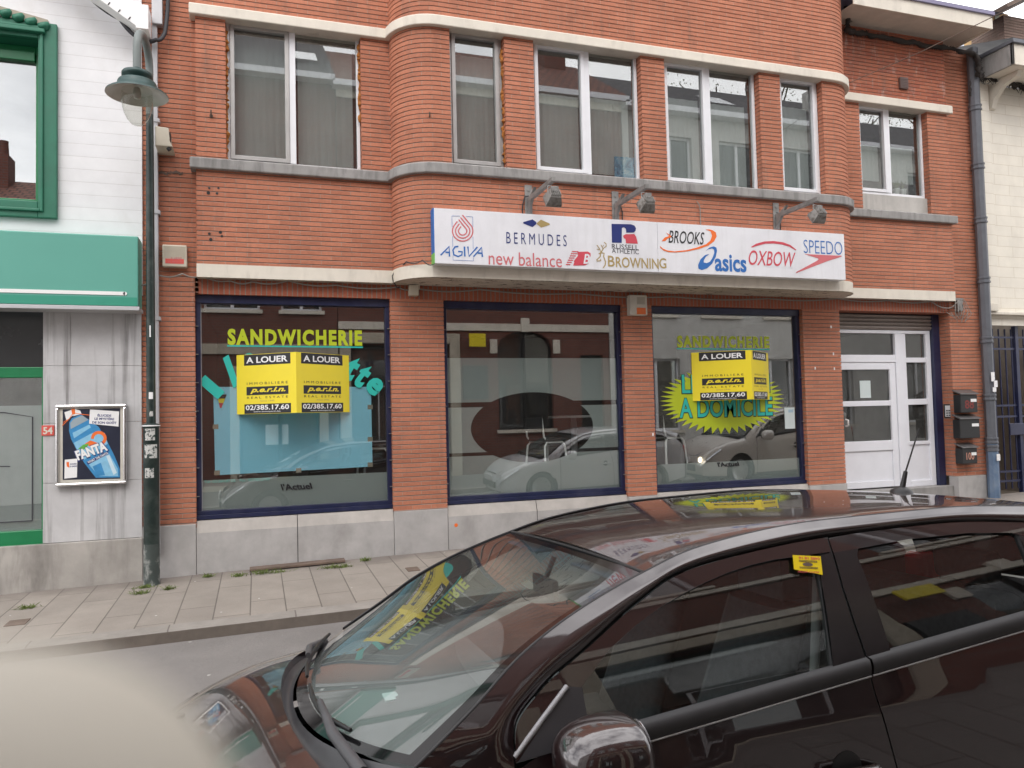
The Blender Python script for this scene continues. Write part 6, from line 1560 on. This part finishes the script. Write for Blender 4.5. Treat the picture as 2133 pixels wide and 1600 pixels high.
# ================================================================ the other side of the street (seen mirrored)
YO = -10.7
def owall(name, x0, x1, z1, mat, holes, B_):
    """front wall facing +y with rectangular holes (x0,x1,z0,z1)"""
    xs = sorted({x0, x1, *[h[0] for h in holes], *[h[1] for h in holes]}); zs = sorted({-.2, z1, *[h[2] for h in holes], *[h[3] for h in holes]}); mb = MB()
    for a, b in zip(xs, xs[1:]):
        for c_, d_ in zip(zs, zs[1:]):
            m = ((a+b)/2, (c_+d_)/2)
            if any(h[0] < m[0] < h[1] and h[2] < m[1] < h[3] for h in holes): continue
            mb.add([(b, YO, c_), (a, YO, c_), (a, YO, d_), (b, YO, d_)], [(0, 1, 2, 3)])
    for h in holes:
        mb.add([(h[0], YO, h[2]), (h[1], YO, h[2]), (h[1], YO, h[3]), (h[0], YO, h[3]), (h[0], YO-.2, h[2]), (h[1], YO-.2, h[2]), (h[1], YO-.2, h[3]), (h[0], YO-.2, h[3])], [(0, 1, 5, 4), (1, 2, 6, 5), (2, 3, 7, 6), (3, 0, 4, 7)])
    mb.add([(x1, YO, -.2), (x1, YO, z1), (x1, YO-8, z1), (x1, YO-8, -.2)], [(0, 1, 2, 3)]); mb.add([(x0, YO, -.2), (x0, YO-8, -.2), (x0, YO-8, z1), (x0, YO, z1)], [(0, 1, 2, 3)])
    return mb.build(name, mat, B_)
def owin(h, B_, fm='pvc', arch=0., cross=True):
    q = MB(); x0, x1, z0, z1 = h; frame_ring(q, x0, x1, YO-.2, YO-.12, z0, z1, .06)
    if cross: q.box((x0+x1)/2-.04, (x0+x1)/2+.04, YO-.2, YO-.11, z0, z1)
    w_ = q.build('window', M[fm], B_); pane(x0+.05, x1-.05, z0+.05, z1-.05, YO-.17, M['glass_door'], w_)
    q = MB(); q.add([(x1, YO-.5, z0), (x0, YO-.5, z0), (x0, YO-.5, z1), (x1, YO-.5, z1)], [(0, 1, 2, 3)]); q.build('blind', M['room_up'], w_)  # dark sheet in the room colour, painted shade behind the pane
    q = MB(); q.box(x0-.06, x1+.06, YO-.02, YO+.07, z0-.09, z0); q.build('sill', M['cream'], w_)
M['obrick'] = brick('opposite_brick', (.19, .062, .043), (.15, .05, .035), (.14, .11, .10), rh=.07, bw=.22, ms=.008)
M['otile'] = brick('roof_tiles', (.24, .10, .07), (.18, .075, .055), (.05, .03, .03), rh=.2, bw=.22, ms=.02)
M['oslate'] = brick('slate_roof', (.11, .105, .11), (.085, .08, .09), (.03, .03, .03), rh=.18, bw=.3, ms=.015)
M['obeige'] = streaky('beige_render', (.52, .46, .37), (.25, .22, .18), .4)
M['owhite'] = streaky('white_render', (.62, .61, .58), (.3, .29, .27), .4)
def roof_(B_, x0, x1, ze, zr, dep, mat, skyl=()):
    q = MB(); q.add([(x1, YO+.3, ze), (x0, YO+.3, ze), (x0, YO-dep, zr), (x1, YO-dep, zr)], [(0, 1, 2, 3)]); q.add([(x0, YO-dep, zr), (x0, YO-2*dep, ze), (x1, YO-2*dep, ze), (x1, YO-dep, zr)], [(0, 1, 2, 3)])
    q.add([(x0, YO+.3, ze), (x0, YO-2*dep, ze), (x0, YO-dep, zr)], [(0, 1, 2)]); q.add([(x1, YO+.3, ze), (x1, YO-dep, zr), (x1, YO-2*dep, ze)], [(0, 1, 2)]); q.build('roof', M[mat], B_)
    q = MB(); q.box(x0, x1, YO+.02, YO+.34, ze-.16, ze-.01); q.build('gutter', M['pvc'], B_)
    for x, t in skyl:
        a = Vector((x, YO+.3-(dep+.3)*t, ze+(zr-ze)*t)); d = Vector((0, -(dep+.3), zr-ze)).normalized(); q = MB(); q.obox(a+Vector((0, d.z, -d.y))*.04, (1, 0, 0), d, (0, d.z, -d.y), .4, .5, .04); q.build('skylight', M['chrome'], B_)
def chim(B_, x, y, z0, z1, w_=.5):
    q = MB(); q.box(x-w_, x+w_, y-.3, y+.3, z0, z1)
    for k in (-.25, .25): q.lathe([(.12, 0), (.10, .4), (.11, .42)], (x+k*w_*2, y, z1), n=12)
    q.build('chimney', M['obrick'], B_)
def arch_fill(B_, h, rise):
    x0, x1, z0, z1 = h; q = MB(); n = 16; cx_ = (x0+x1)/2
    top = [(x0+(x1-x0)*k/n, z1-rise+rise*math.sqrt(max(0, 1-((x0+(x1-x0)*k/n-cx_)/((x1-x0)/2))**2))) for k in range(n+1)]
    for (a, za), (b, zb_) in zip(top, top[1:]): q.add([(b, YO+.004, zb_), (a, YO+.004, za), (a, YO+.004, z1+.02), (b, YO+.004, z1+.02)], [(0, 1, 2, 3)]); q.add([(a, YO+.004, za), (b, YO+.004, zb_), (b, YO-.2, zb_), (a, YO-.2, za)], [(0, 1, 2, 3)])
    q.build('arch', M['obrick'], B_); q = MB(); q.box(cx_-.12, cx_+.12, YO+.006, YO+.08, z1-.02, z1+.36); q.build('keystone', M['cream'], B_)
    for s_ in (-1, 1):
        a = x0 if s_ < 0 else x1; q = MB(); q.box(a-.10+s_*.12, a+.10+s_*.12, YO+.004, YO+.05, z1-rise-.16, z1-rise+.22); q.build('springer', M['cream'], B_)
# brick house with arched windows, opposite the bay
O1 = empty('brick_house', (6.2, YO, 0), 'red brick house with arched windows and cream bands, mirrored in the oval window', 'building')
hs1 = [(6.25, 7.85, 1.25, 3.95), (2.3, 4.9, .1, 3.55), (8.7, 9.4, 0., 3.3)]; hs2 = [(2.9, 4.1, 5.6, 8.0), (6.4, 7.6, 5.6, 8.0)]
owall('wall', 2.0, 9.6, 10.3, M['obrick'], hs1+hs2, O1)
owin(hs1[0], O1, 'black'); arch_fill(O1, hs1[0], .45); owin(hs1[1], O1, 'black', cross=False)
q = MB(); frame_ring(q, 2.02, 5.18, YO+.002, YO+.08, -.1, 3.86, .28); q.build('shop_surround', M['obeige'], O1, bevel=.02)
q = MB(); frame_ring(q, 3.0, 4.2, YO-.16, YO-.15, .9, 2.5, .04); q.build('poster_rim', M['zinc_light'], O1); q = MB(); q.box(3.3, 3.9, YO-.165, YO-.16, 1.0, 1.5); q.build('paper_sheet', M['paper'], O1)
for h in hs2: owin(h, O1, 'pvc')
q = MB(); q.box(8.7, 9.4, YO-.2, YO-.14, 0, 3.3); q.build('front_door', M['black'], O1, bevel=.01)
for z, h_ in ((3.95, .2), (5.3, .15), (9.9, .3)):
    q = MB()
    for a, b in ((5.2, 6.25), (7.85, 8.7)) if 1 < z < 3 else ((2.0, 9.6),): q.box(a, b, YO+.0, YO+.05, z, z+h_)
    q.build('string_course', M['cream'], O1)
roof_(O1, 1.9, 9.7, 10.25, 12.6, 3.2, 'otile', ((4.0, .45),)); chim(O1, 8.7, YO-2.8, 11.5, 13.6, .35)
# dark brick house with a beige arched shop opening, just behind the viewer
O2 = empty('dark_brick_house', (-1.6, YO, 0), 'dark brick house with a wide beige framed arch, mirrored in the car windows', 'building')
hs = [(-.4, 1.5, .35, 2.75)]; h2 = [(-2.6, -1.6, 1.2, 3.0), (-2.8, -1.8, 4.4, 6.6), (-1.2, 0.1, 4.4, 6.6), (.6, 1.6, 4.4, 6.6)]
owall('wall', -3.2, 1.98, 10.4, M['obrick'], hs+h2, O2)
for h in hs+h2: owin(h, O2, 'black' if h in hs else 'pvc')
q = MB(); frame_ring(q, -.62, 1.72, YO+.002, YO+.07, .12, 3.0, .22); q.build('arch_surround', M['obeige'], O2, bevel=.02)
q = MB(); q.box(.2, .75, YO-.165, YO-.16, 1.05, 1.55); q.build('paper_sheet', M['paper'], O2)
q = MB(); q.box(-3.2, 1.98, YO+.0, YO+.06, 3.3, 3.55); q.box(-3.2, 1.98, YO, YO+.03, -.1, .1); q.build('string_course', M['obeige'], O2)
roof_(O2, -3.25, 1.95, 10.35, 12.65, 3.0, 'oslate', ((1.2, .4),))
O3 = empty('white_row_house', (14.5, YO, 0), 'white rendered row house with many windows, mirrored in the right shop window', 'building')
hs = [(10.4, 11.9, 1.1, 3.2), (12.6, 13.6, .1, 3.0), (14.4, 15.9, 1.1, 3.2), (17, 18.5, 1.1, 3.2), (20.5, 22, 1.1, 3.2)]+[(a, a+1.3, z, z+2) for a in (10.5, 12.7, 14.9, 17.1, 20.6) for z in (4.5, 7.4)]
owall('wall', 9.62, 24.5, 10.2, M['owhite'], hs, O3)
for h in hs: owin(h, O3, 'pvc')
roof_(O3, 9.6, 24.6, 10.15, 12.3, 3.0, 'oslate', ((13.2, .35), (18.5, .45)))
q = MB(); q.box(17.0, 18.2, YO-1.6, YO-.3, 10.5, 11.9); q.build('dormer', M['owhite'], O3)
O4 = empty('grey_row_house', (-9, YO, 0), 'low grey row house beyond the left end of the street view', 'building')
hs = [(-7.4, -6.2, 1.1, 3.1), (-10.4, -9.0, 1.1, 3.1), (-7.3, -6.2, 4.2, 5.4)]
owall('wall', -12, -3.22, 6.4, M['owhite'], hs, O4)
for h in hs: owin(h, O4, 'pvc')
roof_(O4, -12.1, -3.25, 6.35, 8.1, 3.0, 'otile'); chim(O4, -6.3, YO-2.6, 7.2, 8.6, .35)
# estate sign hanging out on the opposite house
q = MB(); q.box(5.4, 5.85, YO+.2, YO+.24, 3.5, 3.85); tagit(q.build('hanging_sign', M['yellow'], bevel=.004), 'small yellow hanging sign mirrored at the top of the oval window', 'sign')
q = MB(); q.box(5.25, 5.95, YO+.0, YO+.06, 2.1, 3.0); tagit(q.build('wall_board', M['ink'], bevel=.004), 'black board on the opposite brick wall below the yellow sign', 'sign')
# lamp post opposite
LP = empty('lamp_post', (9.75, -9.9, 0), 'dark lamp post mirrored at the right edge of the oval window', 'street lamp')
q = MB(); q.lathe([(.07, 0), (.06, 1.0), (.045, 1.1), (.04, 4.2)], (9.75, -9.9, 0), n=14); q.build('pole', M['pole'], LP); q = MB(); q.lathe([(.03, 4.2), (.2, 4.25), (.22, 4.3), (.1, 4.5), (0, 4.6)], (9.75, -9.9, 0), n=18); q.build('lantern_shade', M['lampgreen'], LP)
# bare spring trees beyond the white house
def tree(x, y, h, label, seed):
    rnd = random.Random(seed); r = empty('tree', (x, y, 0), label, 'tree', 'bare trees beyond the opposite roofs'); q = MB(); tw = MB()
    def br(p, d, l, rad, lv):
        e = p+d*l; m = p+d*(l*.5)+Vector((rnd.uniform(-.06, .06), rnd.uniform(-.06, .06), 0))*l
        q.tube([p, m, e], [rad, rad*.82, rad*.64], 7 if lv < 2 else 4, caps=False)
        if lv >= 4:
            for _ in range(16):
                c_ = e+Vector((rnd.gauss(0, .3), rnd.gauss(0, .3), rnd.gauss(0, .26))); a_ = Vector((rnd.uniform(-1, 1), rnd.uniform(-1, 1), rnd.uniform(-1, 1))).normalized()*.055; b_ = a_.orthogonal().normalized()*.03
                tw.add([c_-a_, c_+b_, c_+a_, c_-b_], [(0, 1, 2, 3)])
            return
        for k in range(3 if lv else 5):
            a_ = rnd.uniform(0, 6.28); t = rnd.uniform(.45, .85) if lv else rnd.uniform(.35, .7)
            nd = (d+Vector((math.cos(a_), math.sin(a_), rnd.uniform(.0, .5)))*t).normalized(); br(p+d*(l*rnd.uniform(.6, 1.)), nd, l*rnd.uniform(.55, .78), rad*.58, lv+1)
    br(Vector((x, y, 0)), Vector((0, 0, 1)), h*.42, h*.022, 0)
    q.build('trunk', M['rust'], r); tw.build('crown', M['moss'], r)
tree(21.5, -29, 21, 'bare tree mirrored in the third bay window', 3); tree(28.5, -28, 21, 'bare tree mirrored in the narrow bay window', 5); tree(41, -30, 22, 'bare tree mirrored in the right upstairs window', 8)

# ================================================================ the blurred fingertip in the lower left corner
FC = CAM+(fw+rt*((-112-1066.5)/1600)-up*((2000-800)/1600))*.0225
ax_f = (rt*-.55-up*.80-fw*.05).normalized()
q = MB(); r = .0088; prof = []
for k in range(25):
    a = PI/2*k/24; prof.append((r*math.sin(a)*.999, -r*math.cos(a)))
prof += [(r*1.02, .008), (r*1.0, .016), (r*1.06, .024), (r*1.04, .034), (r*1.12, .046)]
q.lathe(prof, FC, ax_f, 64)
FG = q.build('finger', M['skin']); tagit(FG, 'pale out of focus fingertip covering the lower left corner', 'finger')
